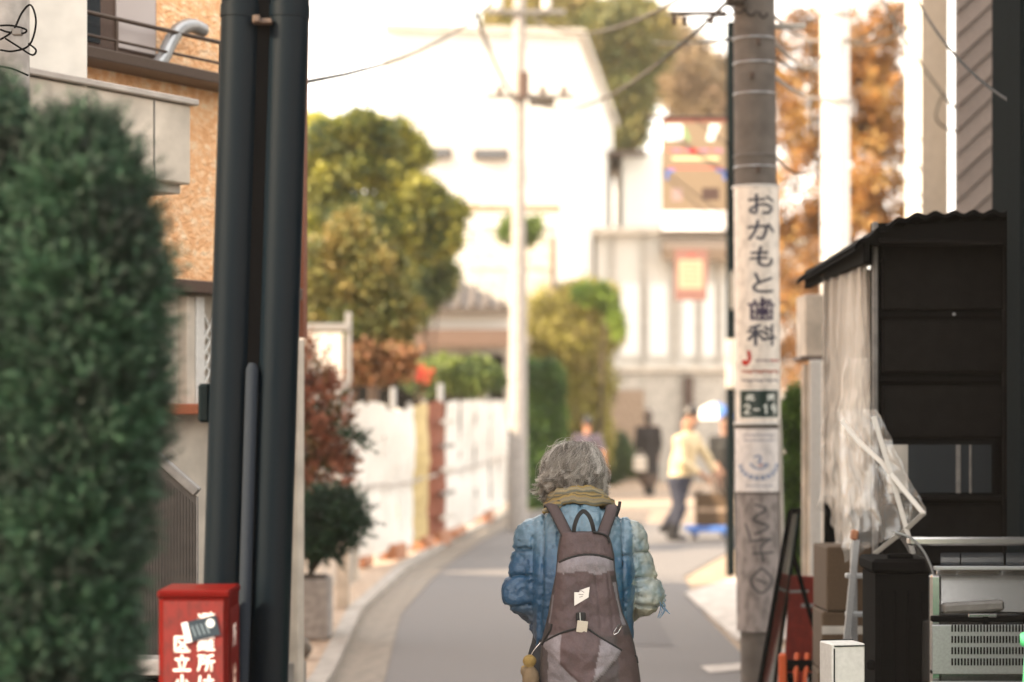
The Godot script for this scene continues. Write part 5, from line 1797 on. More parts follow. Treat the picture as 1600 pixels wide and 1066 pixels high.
	for row in 4:
		var sl := S()
		for k in 30:
			box(sl, P(1488 + k * 5.0, 982 + row * 17.5, D - 0.068) - o, Vector3(0.005, 0.024, 0.004), Basis(), 0.0)
		obj("slot_row", sl, M.black, t)
	BX("kick_plate", P(1540, 1050, D - 0.055) - o, Vector3(0.38, 0.012, 0.02), M.black, t)
	BX("lower_front", P(1540, 1110, D - 0.055) - o, Vector3(0.38, 0.20, 0.012), M.alu, t)
	# curved clear side cover of the case
	st = S()
	var cv := []
	for c in [[1398, 832], [1425, 842], [1446, 866], [1460, 903], [1466, 960], [1467, 1064]]: cv.append(P(c[0], c[1], 8.15) - o)
	cv = smooth_path(cv, 5)
	st.set_smooth_group(0)
	for i in cv.size() - 1: poly(st, [cv[i], cv[i + 1], cv[i + 1] - Vector3(0, 0, 0.4), cv[i] - Vector3(0, 0, 0.4)], Vector3(1, 0.3, 0))
	st.set_smooth_group(-1)
	obj("side_glass", st, M.clear, t)
	st = S()
	tube(st, cv, 0.0045, 8)
	obj("side_glass_rim", st, M.alu, t)
	# black bin in front of the stall
	D = 8.35
	t = thing("black_bin", "tall black plastic bin between the white box and the display case", "bin", Vector3(GX(1402, D), 0, -D))
	st = S()
	prism(st, [V(-0.095, 0.1), V(0.095, 0.1), V(0.095, -0.2), V(-0.095, -0.2)], 0.10, HY(895, D))
	obj("body", st, M.black, t)
	for k in 4:
		BX("rib", Vector3(-0.072 + k * 0.048, 0.5, 0.103), Vector3(0.008, 0.75, 0.012), M.black, t)
	BX("lid", Vector3(0, HY(882, D), -0.05), Vector3(0.215, 0.05, 0.33), M.black, t, Basis(), 0.015)
	BX("lid_handle", Vector3(0.0, HY(868, D), 0.06), Vector3(0.09, 0.02, 0.03), M.black, t, Basis(), 0.008)
	BX("catch", Vector3(-0.108, HY(1035, D), 0.08), Vector3(0.03, 0.035, 0.04), M.black, t, Basis(), 0.01)
	# white box with dark edging
	D = 7.75
	t = thing("white_box", "white box with thin dark edging standing before the black bin", "box", Vector3(GX(1326, D), 0, -D), 0.22)
	var h := HY(1006, D)
	BX("body", Vector3(0, h * 0.5, -0.06), Vector3(0.118, h, 0.12), M.white_paint, t, Basis(), 0.004)
	BX("edge_strip", Vector3(0.004, h - 0.008, 0.001), Vector3(0.11, 0.004, 0.004), M.teal, t, Basis(), 0.0)
	BX("edge_strip", Vector3(-0.051, h * 0.5 - 0.006, 0.001), Vector3(0.004, h - 0.02, 0.004), M.teal, t, Basis(), 0.0)
	BX("edge_strip", Vector3(0.004, h + 0.001, -0.118), Vector3(0.115, 0.004, 0.004), M.teal, t, Basis(), 0.0)
	# stepladder
	D = 9.15
	t = thing("stepladder", "folded aluminium stepladder with an orange cap leaning in front of the cartons", "ladder", Vector3(GX(1326, D), 0, -D))
	o = t.position
	for s in [[1338, 845, 1316, 1078, 0.0], [1334, 850, 1335, 1078, -0.14]]:
		st = S()
		ribbon(st, [P(s[0], s[1], D - s[4]) - o, P(s[2], s[3], D - s[4]) - o], 0.026, 0.02, Vector3(0, 0, 1))
		obj("rail", st, M.alu, t)
	for y in [900, 960, 1020]:
		BX("rung", P(1341, y, D + 0.02) - o, Vector3(0.10, 0.02, 0.05), M.alu, t)
	BX("cap", P(1335, 836, D) - o, Vector3(0.026, 0.04, 0.05), M.orange_base, t, Basis(Vector3.BACK, -0.2), 0.008)
	# cartons
	var cl := ["topmost brown carton of the stack behind the stepladder", "middle carton with pale tape of the stack behind the stepladder", "lowest brown carton of the stack behind the stepladder"]
	var yy := 0.0
	for k in 3:
		var hh: float = [0.40, 0.26, 0.28][k]
		t = thing("carton", cl[2 - k], "carton", Vector3(1.452 + 0.01 * k, yy, -10.05), 0.05 * (k - 1), "stacked cartons in the stall")
		BX("box", Vector3(0, hh * 0.5, 0), Vector3(0.26, hh - 0.004, 0.32), M.card, t, Basis(), 0.006)
		BX("tape", Vector3(0, hh * 0.5 + (0.05 if k == 1 else 0.0), 0.1615), Vector3(0.262, 0.035, 0.003), M.offwhite if k == 1 else M.card, t, Basis(), 0.0)
		BX("flap", Vector3(-0.02, hh - 0.012, 0.1612), Vector3(0.2, 0.014, 0.004), M.card, t, Basis(), 0.0)
		yy += hh
	# red board
	D = 11.0
	t = thing("red_board", "red metal board standing between the leaning glass and the door frame", "board", Vector3(GX(1258, D), 0, -D))
	st = S()
	var rb := [V(-0.115, 0.0), V(0.085, 0.0), V(0.10, HY(902, D)), V(-0.075, HY(899, D))]
	var f3 := []
	var b3 := []
	for p in rb:
		f3.append(Vector3(p.x, p.y, 0.01))
		b3.append(Vector3(p.x, p.y, -0.012))
	poly(st, f3, Vector3(0, 0, 1))
	poly(st, b3, Vector3(0, 0, -1))
	for i in 4: poly(st, [f3[i], f3[(i + 1) % 4], b3[(i + 1) % 4], b3[i]], (f3[i] + f3[(i + 1) % 4]) * 0.5 - Vector3(0, 0.35, 0))
	obj("panel", st, M.red_board, t)
	BX("label", Vector3(-0.03, HY(924, D), 0.012), Vector3(0.09, 0.012, 0.003), M.label, t, Basis(Vector3.BACK, 0.03), 0.0)
	BX("label", Vector3(0.01, HY(946, D), 0.012), Vector3(0.06, 0.018, 0.003), M.label, t, Basis(), 0.0)
	# leaning glazed frame with a strut
	D = 10.8
	t = thing("leaning_frame", "dark framed pane of greenish glass leaning against the sign pole side", "glass frame", Vector3(GX(1215, D), 0, -D))
	o = t.position
	st = S()
	var gl := [P(1182, 1085, D - 0.25) - o, P(1205, 1085, D + 0.2) - o, P(1246, 798, D + 0.2) - o, P(1232, 800, D - 0.05) - o]
	poly(st, gl, Vector3(-1, 0.2, 0.4))
	var gb := []
	for p in gl: gb.append(p + Vector3(0.012, 0, -0.004))
	poly(st, gb, Vector3(1, 0, -0.4))
	obj("pane", st, mat(C(0.16, 0.22, 0.20), 0.12), t)
	for e in [[0, 1], [1, 2], [2, 3], [3, 0]]:
		st = S()
		tube(st, [gl[e[0]] + Vector3(0.008, 0, 0), gl[e[1]] + Vector3(0.008, 0, 0)], 0.013, 6)
		obj("frame_bar", st, M.black, t)
	st = S()
	tube(st, [P(1240, 868, D - 0.05) - o, P(1286, 1030, D - 0.05) - o], 0.011, 8)
	obj("strut", st, M.black, t)
	# orange and black tools on the ground
	D = 10.4
	t = thing("hand_truck", "orange and black hand truck lying at the foot of the red board", "hand truck", Vector3(GX(1250, D), 0, -D))
	o = t.position
	for px in [1224.0, 1246.0, 1262.0, 1281.0]:
		st = S()
		tube(st, [P(px, 1022, D + 0.08) - o, P(px - 4, 1072, D) - o], 0.014, 10)
		obj("bar", st, M.orange, t)
	BX("cross_plate", P(1252, 1040, D + 0.05) - o, Vector3(0.17, 0.05, 0.03), M.black, t, Basis(), 0.01)
	BX("foot_plate", P(1246, 1095, D - 0.02) - o, Vector3(0.22, 0.10, 0.06), M.orange, t, Basis(), 0.01)
	for px in [1232.0, 1270.0]:
		st = S()
		tube(st, [P(px, 1066, D - 0.12) - o - Vector3(0.02, 0, 0), P(px, 1066, D - 0.12) - o + Vector3(0.02, 0, 0)], 0.042, 18)
		var wl := obj("wheel", st, M.black, t)
		st = S()
		tube(st, [P(px, 1066, D - 0.12) - o - Vector3(0.023, 0, 0), P(px, 1066, D - 0.12) - o + Vector3(0.023, 0, 0)], 0.02, 14)
		obj("rim", st, M.greymetal, wl)
	BX("handle_grip", P(1223, 1050, D - 0.2) - o, Vector3(0.035, 0.16, 0.035), M.orange, t, Basis(), 0.012)
	# green plastic barrel cut by the frame
	t = thing("green_barrel", "green plastic barrel at the lower right corner before the display case", "barrel", Vector3(GX(1592, 6.6) + 0.235, 0, -6.6))
	st = S()
	lathe(st, [V(0, 0), V(0.20, 0), V(0.225, 0.15), V(0.232, 0.5), V(0.215, 0.8), V(0.20, HY(965, 6.6)), V(0, HY(960, 6.6))], 32)
	obj("body", st, M.green, t)
	st = S()
	lathe(st, [V(0.20, 0.84), V(0.226, 0.84), V(0.226, 0.87), V(0.20, 0.87)], 32)
	obj("rim", st, M.green, t)

# ---------------------------------------------------------------- the other people in the street
func passers() -> void:
	# person in the cream jacket bending over a cart
	var D := 27.7
	var t := thing("person", "person in cream jacket and navy trousers bending over the blue trolley", "person", Vector3(GX(1062, D), 0, -D))
	var o := t.position
	var q := func(px: float, py: float, dz := 0.0) -> Vector3: return P(px, py, D) + Vector3(0, 0, dz) - o
	figure(t, {"head": q.call(1080, 652, 0.04), "neck": q.call(1074, 674), "chest": q.call(1071, 700), "pelvis": q.call(1062, 746), "shoulder_l": q.call(1086, 686, -0.15), "shoulder_r": q.call(1060, 689, 0.16), "elbow_l": q.call(1106, 714, -0.12), "wrist_l": q.call(1120, 742, -0.05), "elbow_r": q.call(1064, 722, 0.24), "wrist_r": q.call(1093, 740, 0.18), "hip_l": q.call(1068, 750, -0.09), "hip_r": q.call(1056, 752, 0.09), "knee_l": q.call(1060, 796, -0.12), "ankle_l": q.call(1042, 826, -0.34), "knee_r": q.call(1062, 796, 0.12), "ankle_r": q.call(1050, 834, 0.1)},
		{"facing": Vector3(0.93, 0, 0.36), "gaze": Vector3(0.85, -0.4, 0.4), "skin": SKIN, "top": Color(0.60, 0.50, 0.32), "leg": Color(0.030, 0.033, 0.055), "shoe": Color(0.015, 0.015, 0.018), "hair": Color(0.018, 0.013, 0.011), "bulk": 1.12})
	# dark coat
	D = 43.0
	t = thing("person", "person in a long black coat walking away before the pale shop wall", "person", Vector3(GX(1013, D), 0, -D))
	o = t.position
	q = func(px: float, py: float, dz := 0.0) -> Vector3: return P(px, py, D) + Vector3(0, 0, dz) - o
	figure(t, {"head": q.call(1013, 651, -0.03), "neck": q.call(1013, 665), "chest": q.call(1013, 684, 0.02), "pelvis": q.call(1013, 713), "shoulder_l": q.call(999, 671), "shoulder_r": q.call(1027, 671), "elbow_l": q.call(995, 694, 0.02), "wrist_l": q.call(998, 714, -0.08), "elbow_r": q.call(1031, 694, 0.02), "wrist_r": q.call(1029, 713, -0.1), "hip_l": q.call(1006, 717), "hip_r": q.call(1020, 717), "knee_l": q.call(1008, 745, -0.08), "ankle_l": q.call(1010, 768, 0.05), "knee_r": q.call(1018, 745, 0.02), "ankle_r": q.call(1018, 770, 0.1)},
		{"facing": Vector3(0, 0, -1), "gaze": Vector3(0, -0.1, -1), "skin": SKIN, "top": Color(0.020, 0.019, 0.018), "leg": Color(0.12, 0.085, 0.07), "shoe": Color(0.02, 0.016, 0.014), "hair": Color(0.03, 0.017, 0.012), "bulk": 1.1, "coat": 0.36, "long": 0.13})
	var b := thing("tote_bag", "pale tote bag held by the person in the long black coat", "bag", P(1000, 735, 42.8))
	BX("body", Vector3(0, 0.12, 0), Vector3(0.24, 0.28, 0.10), M.cream, b, Basis(), 0.03)
	var st := S()
	tube(st, smooth_path([Vector3(-0.06, 0.25, 0), Vector3(-0.03, 0.34, 0), Vector3(0.02, 0.35, 0), Vector3(0.06, 0.25, 0)], 5), 0.009, 6)
	obj("strap", st, M.cream, b)
	# purple shirt
	D = 40.0
	t = thing("person", "person in a purple-grey shirt with bare forearms beside the climber", "person", Vector3(GX(918, D), 0, -D))
	o = t.position
	q = func(px: float, py: float, dz := 0.0) -> Vector3: return P(px, py, D) + Vector3(0, 0, dz) - o
	figure(t, {"head": q.call(918, 663, -0.03), "neck": q.call(917, 677), "chest": q.call(917, 697, 0.02), "pelvis": q.call(919, 729), "shoulder_l": q.call(901, 685), "shoulder_r": q.call(935, 685), "elbow_l": q.call(895, 707, 0.05), "wrist_l": q.call(900, 727, -0.08), "elbow_r": q.call(943, 707, 0.08), "wrist_r": q.call(945, 728, 0.0), "hip_l": q.call(911, 733), "hip_r": q.call(927, 733), "knee_l": q.call(911, 760, -0.05), "ankle_l": q.call(911, 782, 0.08), "knee_r": q.call(927, 760), "ankle_r": q.call(928, 782, -0.02)},
		{"facing": Vector3(0, 0, -1), "gaze": Vector3(-0.1, -0.1, -1), "skin": Color(0.45, 0.22, 0.14), "top": Color(0.085, 0.070, 0.10), "leg": Color(0.05, 0.045, 0.045), "shoe": Color(0.02, 0.02, 0.02), "hair": Color(0.012, 0.011, 0.014), "short": true})
	# dark figure behind the sign pole
	D = 35.0
	t = thing("person", "dark-clothed person mostly hidden by the thin steel pole, under the parasol", "person", Vector3(GX(1129, D), 0, -D))
	o = t.position
	q = func(px: float, py: float, dz := 0.0) -> Vector3: return P(px, py, D) + Vector3(0, 0, dz) - o
	figure(t, {"head": q.call(1133, 662), "neck": q.call(1132, 679), "chest": q.call(1130, 702, 0.02), "pelvis": q.call(1128, 736), "shoulder_l": q.call(1146, 688), "shoulder_r": q.call(1114, 688), "elbow_l": q.call(1150, 714, 0.05), "wrist_l": q.call(1140, 728, 0.18), "elbow_r": q.call(1110, 714, 0.05), "wrist_r": q.call(1120, 728, 0.18), "hip_l": q.call(1137, 740), "hip_r": q.call(1120, 740), "knee_l": q.call(1137, 772), "ankle_l": q.call(1138, 796), "knee_r": q.call(1120, 772, 0.06), "ankle_r": q.call(1119, 797, 0.02)},
		{"facing": Vector3(-0.3, 0, 1), "gaze": Vector3(-0.5, -0.2, 1), "skin": SKIN, "top": Color(0.02, 0.02, 0.022), "leg": Color(0.09, 0.07, 0.06), "shoe": Color(0.02, 0.02, 0.02), "hair": Color(0.02, 0.014, 0.012)})
	# parasol
	var pr := thing("parasol", "small white and blue parasol beyond the thin steel pole", "parasol", P(1118, 808, 35.8))
	pr.position.y = 0.0
	var ph := HY(655, 35.8)
	var hub := Vector3(0, ph + 0.26, 0)
	st = S()
	tube(st, [Vector3(0.12, 0, 0), Vector3(0.1, ph, 0), hub + Vector3(0, 0.05, 0)], 0.016, 8)
	obj("shaft", st, M.greymetal, pr)
	for k in 8:
		var w0 := TAU * k / 8.0
		var w1 := TAU * (k + 1) / 8.0
		st = S()
		st.set_smooth_group(0)
		for i in 5:
			var a := i / 5.0
			var c := (i + 1) / 5.0
			var f := func(r: float, w: float) -> Vector3: return hub + Vector3(cos(w) * r * 0.42, -0.26 * pow(r, 1.6), sin(w) * r * 0.42)
			poly(st, [f.call(a, w0), f.call(c, w0), f.call(c, w1), f.call(a, w1)] if i else [f.call(a, w0), f.call(c, w0), f.call(c, w1)], Vector3.UP)
		obj("canopy_panel", st, M.blue_plastic if k in [0, 1, 7] else M.white_wall, pr)
		st = S()
		tube(st, [hub, hub + Vector3(cos(w0) * 0.42, -0.262, sin(w0) * 0.42)], 0.005, 5)
		obj("rib", st, M.greymetal, pr)
	# blue trolley with a carton
	D = 27.9
	t = thing("trolley", "low blue platform trolley in front of the bending person", "trolley", Vector3(GX(1106, D), 0, -D))
	BX("platform", Vector3(0, HY(826, D), 0), Vector3(0.52, 0.07, 0.5), M.blue_plastic, t, Basis(), 0.015)
	for s in [[-0.16, 0.2], [0.2, 0.2], [-0.16, -0.2], [0.2, -0.2]]:
		BX("caster_fork", Vector3(s[0], 0.08, s[1]), Vector3(0.05, 0.07, 0.05), M.blue_plastic, t)
		st = S()
		tube(st, [Vector3(s[0] - 0.015, 0.042, s[1]), Vector3(s[0] + 0.015, 0.042, s[1])], 0.042, 14)
		obj("wheel", st, M.greymetal, t)
	var cb := thing("carton_on_trolley", "tan cardboard carton standing on the blue trolley", "carton", Vector3(GX(1112, D), HY(826, D) + 0.036, -D))
	BX("box", Vector3(0, 0.2, 0), Vector3(0.38, 0.39, 0.36), M.card, cb, Basis(), 0.006)
	BX("flap", Vector3(-0.18, 0.41, 0), Vector3(0.14, 0.008, 0.34), M.card, cb, Basis(Vector3.BACK, 0.5), 0.0)
	BX("flap", Vector3(0.18, 0.41, 0), Vector3(0.14, 0.008, 0.34), M.card, cb, Basis(Vector3.BACK, -0.5), 0.0)
	BX("tape", Vector3(0, 0.2, 0.181), Vector3(0.382, 0.05, 0.003), M.pave, cb, Basis(), 0.0)

# ---------------------------------------------------------------- the walker
const WD := 7.35
var WO := Vector3(0.2144, 0, -7.35)

func w(px: float, py: float, z := 0.0) -> Vector3:
	return Vector3((px - 905.0) / 490.0, EYE - (py - 650.0) / 490.0, z)

func wpx(p: Vector3) -> Vector2:
	return V(p.x * 490.0 + 905.0, 650.0 + (EYE - p.y) * 490.0)

func groove(v: float, at: float, width: float) -> float:
	var q := (v - at) / width
	return exp(-q * q)

func walker() -> void:
	var t := thing("person", "grey-haired person in a worn blue quilted jacket walking away down the street", "person", WO)
	# body: head, neck, trunk, arms, hands and legs in one mesh
	var gaze := Vector3(-0.05, -0.50, -1)
	var hb := Basis.looking_at(gaze, Vector3.UP).scaled(Vector3.ONE * 0.9)
	var skull := w(899, 741, -0.13)
	var hc: Vector3 = skull - hb * Vector3(0, 0.035, 0.012)
	var f := Field.new(Vector3(-0.36, -0.02, -0.52), Vector3(0.36, 1.46, 0.22), 0.013)
	var sl := w(845, 846, -0.02)
	var sr := w(968, 846, -0.02)
	var el := w(822, 930, 0.0)
	var er := w(998, 930, 0.0)
	var wl := w(862, 985, -0.24)
	var wr := w(945, 985, -0.24)
	f.cap(w(905, 1030), w(905, 900, 0.02), 0.125, 0.135, 0.05, 0.75)
	f.cap(w(905, 900, 0.02), w(905, 842, -0.01), 0.135, 0.10, 0.05, 0.75)
	f.cap(sl, sr, 0.05, 0.05, 0.05)
	f.cap(w(905, 830, -0.03), hc + Vector3(0, -0.06, 0.02), 0.05, 0.05, 0.03)
	f.cap(sl, el, 0.05, 0.04, 0.03)
	f.cap(sr, er, 0.05, 0.04, 0.03)
	f.cap(el, wl, 0.04, 0.028, 0.02)
	f.cap(er, wr, 0.04, 0.028, 0.02)
	var legs := [[w(872, 1050), Vector3(-0.085, 0.39, -0.06), Vector3(-0.09, 0.08, 0.10)], [w(940, 1050), Vector3(0.08, 0.40, 0.02), Vector3(0.085, 0.08, -0.02)]]
	for l in legs:
		f.cap(l[0], l[1], 0.085, 0.062, 0.03)
		f.cap(l[1], l[2], 0.058, 0.042, 0.02)
		f.cap(l[2] + Vector3(0, -0.035, 0.03), l[2] + Vector3(0, -0.05, -0.13), 0.038, 0.03, 0.02)
	var acc := fresh()
	f.net(acc, func(_p: Vector3) -> Color: return SKIN)
	add_head(acc, hc, hb, SKIN)
	add_hand(acc, wl, Vector3(0.3, 0.1, -1), Vector3(1, -0.2, 0), true, SKIN)
	add_hand(acc, wr, Vector3(-0.3, 0.1, -1), Vector3(-1, -0.2, 0), false, SKIN)
	mi("body", amesh(acc), M.body, t)
	# trousers
	f = Field.new(Vector3(-0.26, 0.03, -0.22), Vector3(0.26, 0.86, 0.24), 0.012)
	f.cap(w(905, 1040), w(905, 985), 0.155, 0.15, 0.04, 0.75)
	for l in legs:
		f.cap(l[0], l[1], 0.105, 0.082, 0.03)
		f.cap(l[1], l[2] + Vector3(0, 0.0, 0), 0.08, 0.068, 0.02)
	nz.seed = 9
	nz.frequency = 8.0
	f.warp(func(p: Vector3) -> float: return 0.009 * nz.get_noise_3dv(p) + 0.004 * sin(p.y * 70.0 + 6.0 * nz.get_noise_3dv(p * 0.6)), 0.05)
	acc = fresh()
	f.net(acc, func(_p: Vector3) -> Color: return Color(0.03, 0.032, 0.04))
	mi("trousers", amesh(acc), M.body, t)
	for l in legs:
		f = Field.new(Vector3(-0.07, -0.06, -0.2), Vector3(0.07, 0.09, 0.11), 0.008)
		f.cap(Vector3(0, -0.01, 0.035), Vector3(0, -0.025, -0.13), 0.05, 0.042, 0.03)
		f.cap(Vector3(0, 0.05, 0.01), Vector3(0, 0.0, 0.01), 0.05, 0.05, 0.03)
		acc = fresh()
		f.net(acc, func(p: Vector3) -> Color: return Color(0.35, 0.33, 0.3) if p.y < -0.035 else Color(0.03, 0.028, 0.028))
		var sh := mi("shoe", amesh(acc), M.body, t)
		sh.position = l[2] + Vector3(0, -0.025, 0)
	# quilted jacket
	f = Field.new(Vector3(-0.31, 0.70, -0.36), Vector3(0.33, 1.27, 0.21), 0.006)
	f.cap(w(910, 995, 0.0), w(908, 900, 0.025), 0.168, 0.175, 0.05, 0.72)
	f.cap(w(908, 900, 0.025), w(905, 850, 0.0), 0.175, 0.125, 0.05, 0.74)
	f.cap(w(844, 846, -0.01), w(972, 846, -0.01), 0.062, 0.062, 0.05)
	f.cap(w(906, 838, -0.02), w(906, 815, -0.05), 0.105, 0.070, 0.05, 0.9)
	f.cap(w(885, 822, -0.03), w(832, 838, -0.02), 0.050, 0.050, 0.04)
	f.cap(w(925, 822, -0.03), w(980, 838, -0.02), 0.050, 0.050, 0.04)
	f.cap(w(832, 850, -0.01), w(815, 928, 0.0), 0.060, 0.057, 0.02)
	f.cap(w(983, 850, -0.01), w(1008, 930, 0.0), 0.060, 0.056, 0.02)
	f.cap(w(815, 928, 0.0), w(852, 975, -0.22), 0.056, 0.05, 0.03)
	f.cap(w(1008, 930, 0.0), w(958, 975, -0.22), 0.056, 0.05, 0.03)
	var quilt := func(p: Vector3) -> float:
		var s := wpx(p)
		nz.seed = 12
		nz.frequency = 6.0
		var n1 := nz.get_noise_3dv(p)
		nz.frequency = 22.0
		var n2 := nz.get_noise_3dv(Vector3(p.x, p.y * 1.6, p.z)) * 0.5
		nz.frequency = 16.0
		var ridge := absf(nz.get_noise_3dv(Vector3(p.x * 0.7 + p.y * 0.5, p.y * 1.5 - p.x * 0.6, p.z)))
		nz.frequency = 11.0
		var fold := 1.0 - absf(nz.get_noise_3dv(Vector3(p.x * 1.3 - p.y * 0.8, p.y * 1.2 + p.x * 0.5, p.z * 1.2) + Vector3(5, 2, 8))) * 2.6
		var d := 0.004 * n1 + 0.004 * n2 - 0.007 * (0.25 - ridge) + 0.006 * pow(maxf(fold, 0.0), 4.0)
		var la := 832.0
		var ra := 989.0 + (s.y - 870.0) * 0.03
		if s.x < la or s.x > ra or p.z < -0.12:
			var rows := [860.0, 897.0, 945.0] if s.x < 905.0 else [862.0, 904.0, 946.0]
			for r in rows:
				d += 0.010 * groove(s.y + (s.x - (812 if s.x < 905 else 1012)) * 0.10 * (1 if s.x < 905 else -1) + 8.0 * n1, r, 2.6)
			d -= 0.001
		else:
			for x in [849.0, 870.0, 905.0, 940.0, 970.0]:
				d += 0.008 * groove(s.x + 3.0 * n1 - (s.y - 840.0) * (0.02 if x > 905 else -0.03), x, 2.2)
			if s.x > 935.0: d += 0.006 * groove(s.y, 867.0, 3.0)
			d += 0.004 * groove(s.y, 1000.0, 3.0)
		if p.z > -0.1: d += 0.009 * groove(s.x, la, 3.5) * (1.0 if s.y > 836 else 0.3) + 0.009 * groove(s.x, ra, 3.5) * (1.0 if s.y > 836 else 0.3)
		return d
	f.warp(quilt, 0.03)
	acc = fresh()
	f.net(acc, func(p: Vector3) -> Color:
		var s := wpx(p)
		nz.frequency = 7.0
		var a := nz.get_noise_3dv(p * 1.0 + Vector3(3, 0, 0))
		nz.frequency = 28.0
		var b := nz.get_noise_3dv(p)
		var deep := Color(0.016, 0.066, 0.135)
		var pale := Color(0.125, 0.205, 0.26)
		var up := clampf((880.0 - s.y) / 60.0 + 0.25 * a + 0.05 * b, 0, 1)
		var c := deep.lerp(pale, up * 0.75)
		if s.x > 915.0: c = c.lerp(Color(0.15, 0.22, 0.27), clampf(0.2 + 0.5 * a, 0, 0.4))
		var ra := 989.0 + (s.y - 870.0) * 0.03
		if s.x > ra - 3.0 + 7.0 * a:
			c = Color(0.34, 0.345, 0.29).lerp(Color(0.11, 0.185, 0.235), clampf(0.36 + 1.1 * a + 0.25 * b, 0, 0.8))
			if s.y > 950.0: c = c.lerp(Color(0.22, 0.19, 0.12), 0.5)
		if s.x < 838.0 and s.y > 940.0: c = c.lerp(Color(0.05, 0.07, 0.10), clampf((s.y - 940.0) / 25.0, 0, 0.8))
		var seam := 0.0
		if s.x > 840 and s.x < ra:
			for x in [849.0, 970.0]: seam = maxf(seam, groove(s.x + 3.0 * a, x, 1.4))
		elif p.z > -0.1:
			for y in ([860.0, 897.0, 945.0] if s.x < 905.0 else [862.0, 904.0, 946.0]):
				seam = maxf(seam, 0.7 * groove(s.y + (s.x - (812 if s.x < 905 else 1012)) * 0.10 * (1 if s.x < 905 else -1) + 4.0 * a, y, 1.5))
		return c * (1.0 - 0.45 * seam))
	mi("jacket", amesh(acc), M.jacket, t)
	# frayed threads and torn cloth at the right elbow
	var st := S()
	for k in 12:
		var p := w(1032 + rng.randf_range(-4, 5), 930 + rng.randf_range(-8, 20), 0.02 + rng.randf_range(-0.03, 0.03))
		tube(st, smooth_path([p, p + Vector3(0.012 * rng.randf(), -0.012, 0.0), p + Vector3(0.01 * rng.randfn(), -0.02 - 0.025 * rng.randf(), 0.006 * rng.randfn())], 3), 0.0013, 4)
	obj("frayed_threads", st, mat(C(0.10, 0.20, 0.32), 0.9), t)
	f = Field.new(w(1012, 960, -0.05), w(1048, 912, 0.07), 0.004)
	for k in 6:
		f.cap(w(1024 + 3 * k - 8, 938 + 3 * (k % 3), 0.0), w(1036 + (k % 2) * 3, 926 + k * 4, 0.01), 0.008, 0.005, 0.006)
	nz.frequency = 40.0
	f.warp(func(p: Vector3) -> float: return 0.004 * nz.get_noise_3dv(p), 0.02)
	acc = fresh()
	f.net(acc, func(_p: Vector3) -> Color: return Color(0.20, 0.24, 0.26))
	mi("torn_cuff", amesh(acc), M.jacket, t)
	st = S()
	ribbon(st, smooth_path([w(962, 806, 0.03), w(966, 795, 0.035), w(968, 784, 0.03)], 3), 0.010, 0.004, Vector3(0, 0, 1))
	obj("shoulder_tab", st, M.fabric_black, t)
	# scarf: two folded turns round the neck
	acc = fresh()
	var stripes := [Color(0.42, 0.29, 0.09), Color(0.055, 0.07, 0.07), Color(0.38, 0.27, 0.10), Color(0.16, 0.175, 0.155), Color(0.46, 0.37, 0.20), Color(0.30, 0.27, 0.20)]
	for turn in 2:
		var n := 72
		var mseg := 18
		var first: int = acc.v.size()
		for i in n + 1:
			var a := TAU * i / n
			nz.seed = 80 + turn
			nz.frequency = 1.0
			var wob := nz.get_noise_2d(cos(a) * 2, sin(a) * 2)
			var rx := 0.088 + 0.018 * turn
			var rz := 0.082 + 0.018 * turn
			var cen := w(904 + 3 * turn, 777 + 11 * turn, -0.085)
			var c0 := cen + Vector3(sin(a) * rx, 0.020 * cos(a) + 0.010 * wob - 0.010 * absf(sin(a)), cos(a) * rz)
			var outw := Vector3(sin(a), 0.25, cos(a)).normalized()
			for j in mseg:
				var b := TAU * j / mseg
				var ru := 0.0105 * (1.0 + 0.25 * wob)
				var rv := 0.019 * (1.0 + 0.3 * nz.get_noise_2d(i * 0.12, turn * 5))
				var fold := 0.0022 * sin(b * 5.0 + a * 3.0)
				var p := c0 + outw * cos(b) * (ru + fold) + (Vector3.UP + outw * -0.2) * sin(b) * (rv + fold)
				acc.v.append(p)
				acc.n.append((outw * cos(b) / ru + Vector3.UP * sin(b) / rv).normalized())
				var band := int(floor((sin(b) * 0.5 + 0.5) * 7.0 + 0.6 * wob + turn * 2)) % 6
				acc.c.append(stripes[band])
		for i in n:
			for j in mseg:
				var j2 := (j + 1) % mseg
				var a0 := first + i * mseg + j
				var a1 := first + i * mseg + j2
				var b0 := first + (i + 1) * mseg + j
				var b1 := first + (i + 1) * mseg + j2
				acc.i.append_array(PackedInt32Array([a0, a1, b1, a0, b1, b0]))
	mi("scarf", amesh(acc), M.scarf, t)
	acc = fresh()
	f = Field.new(w(838, 815, -0.06), w(880, 775, 0.06), 0.004)
	f.cap(w(873, 789, 0.0), w(850, 799, 0.01), 0.015, 0.008, 0.01)
	f.net(acc, func(p: Vector3) -> Color: return stripes[int(absf(wpx(p).y * 0.24)) % 6])
	mi("scarf_end", amesh(acc), M.scarf, t)
	hair(t, skull)

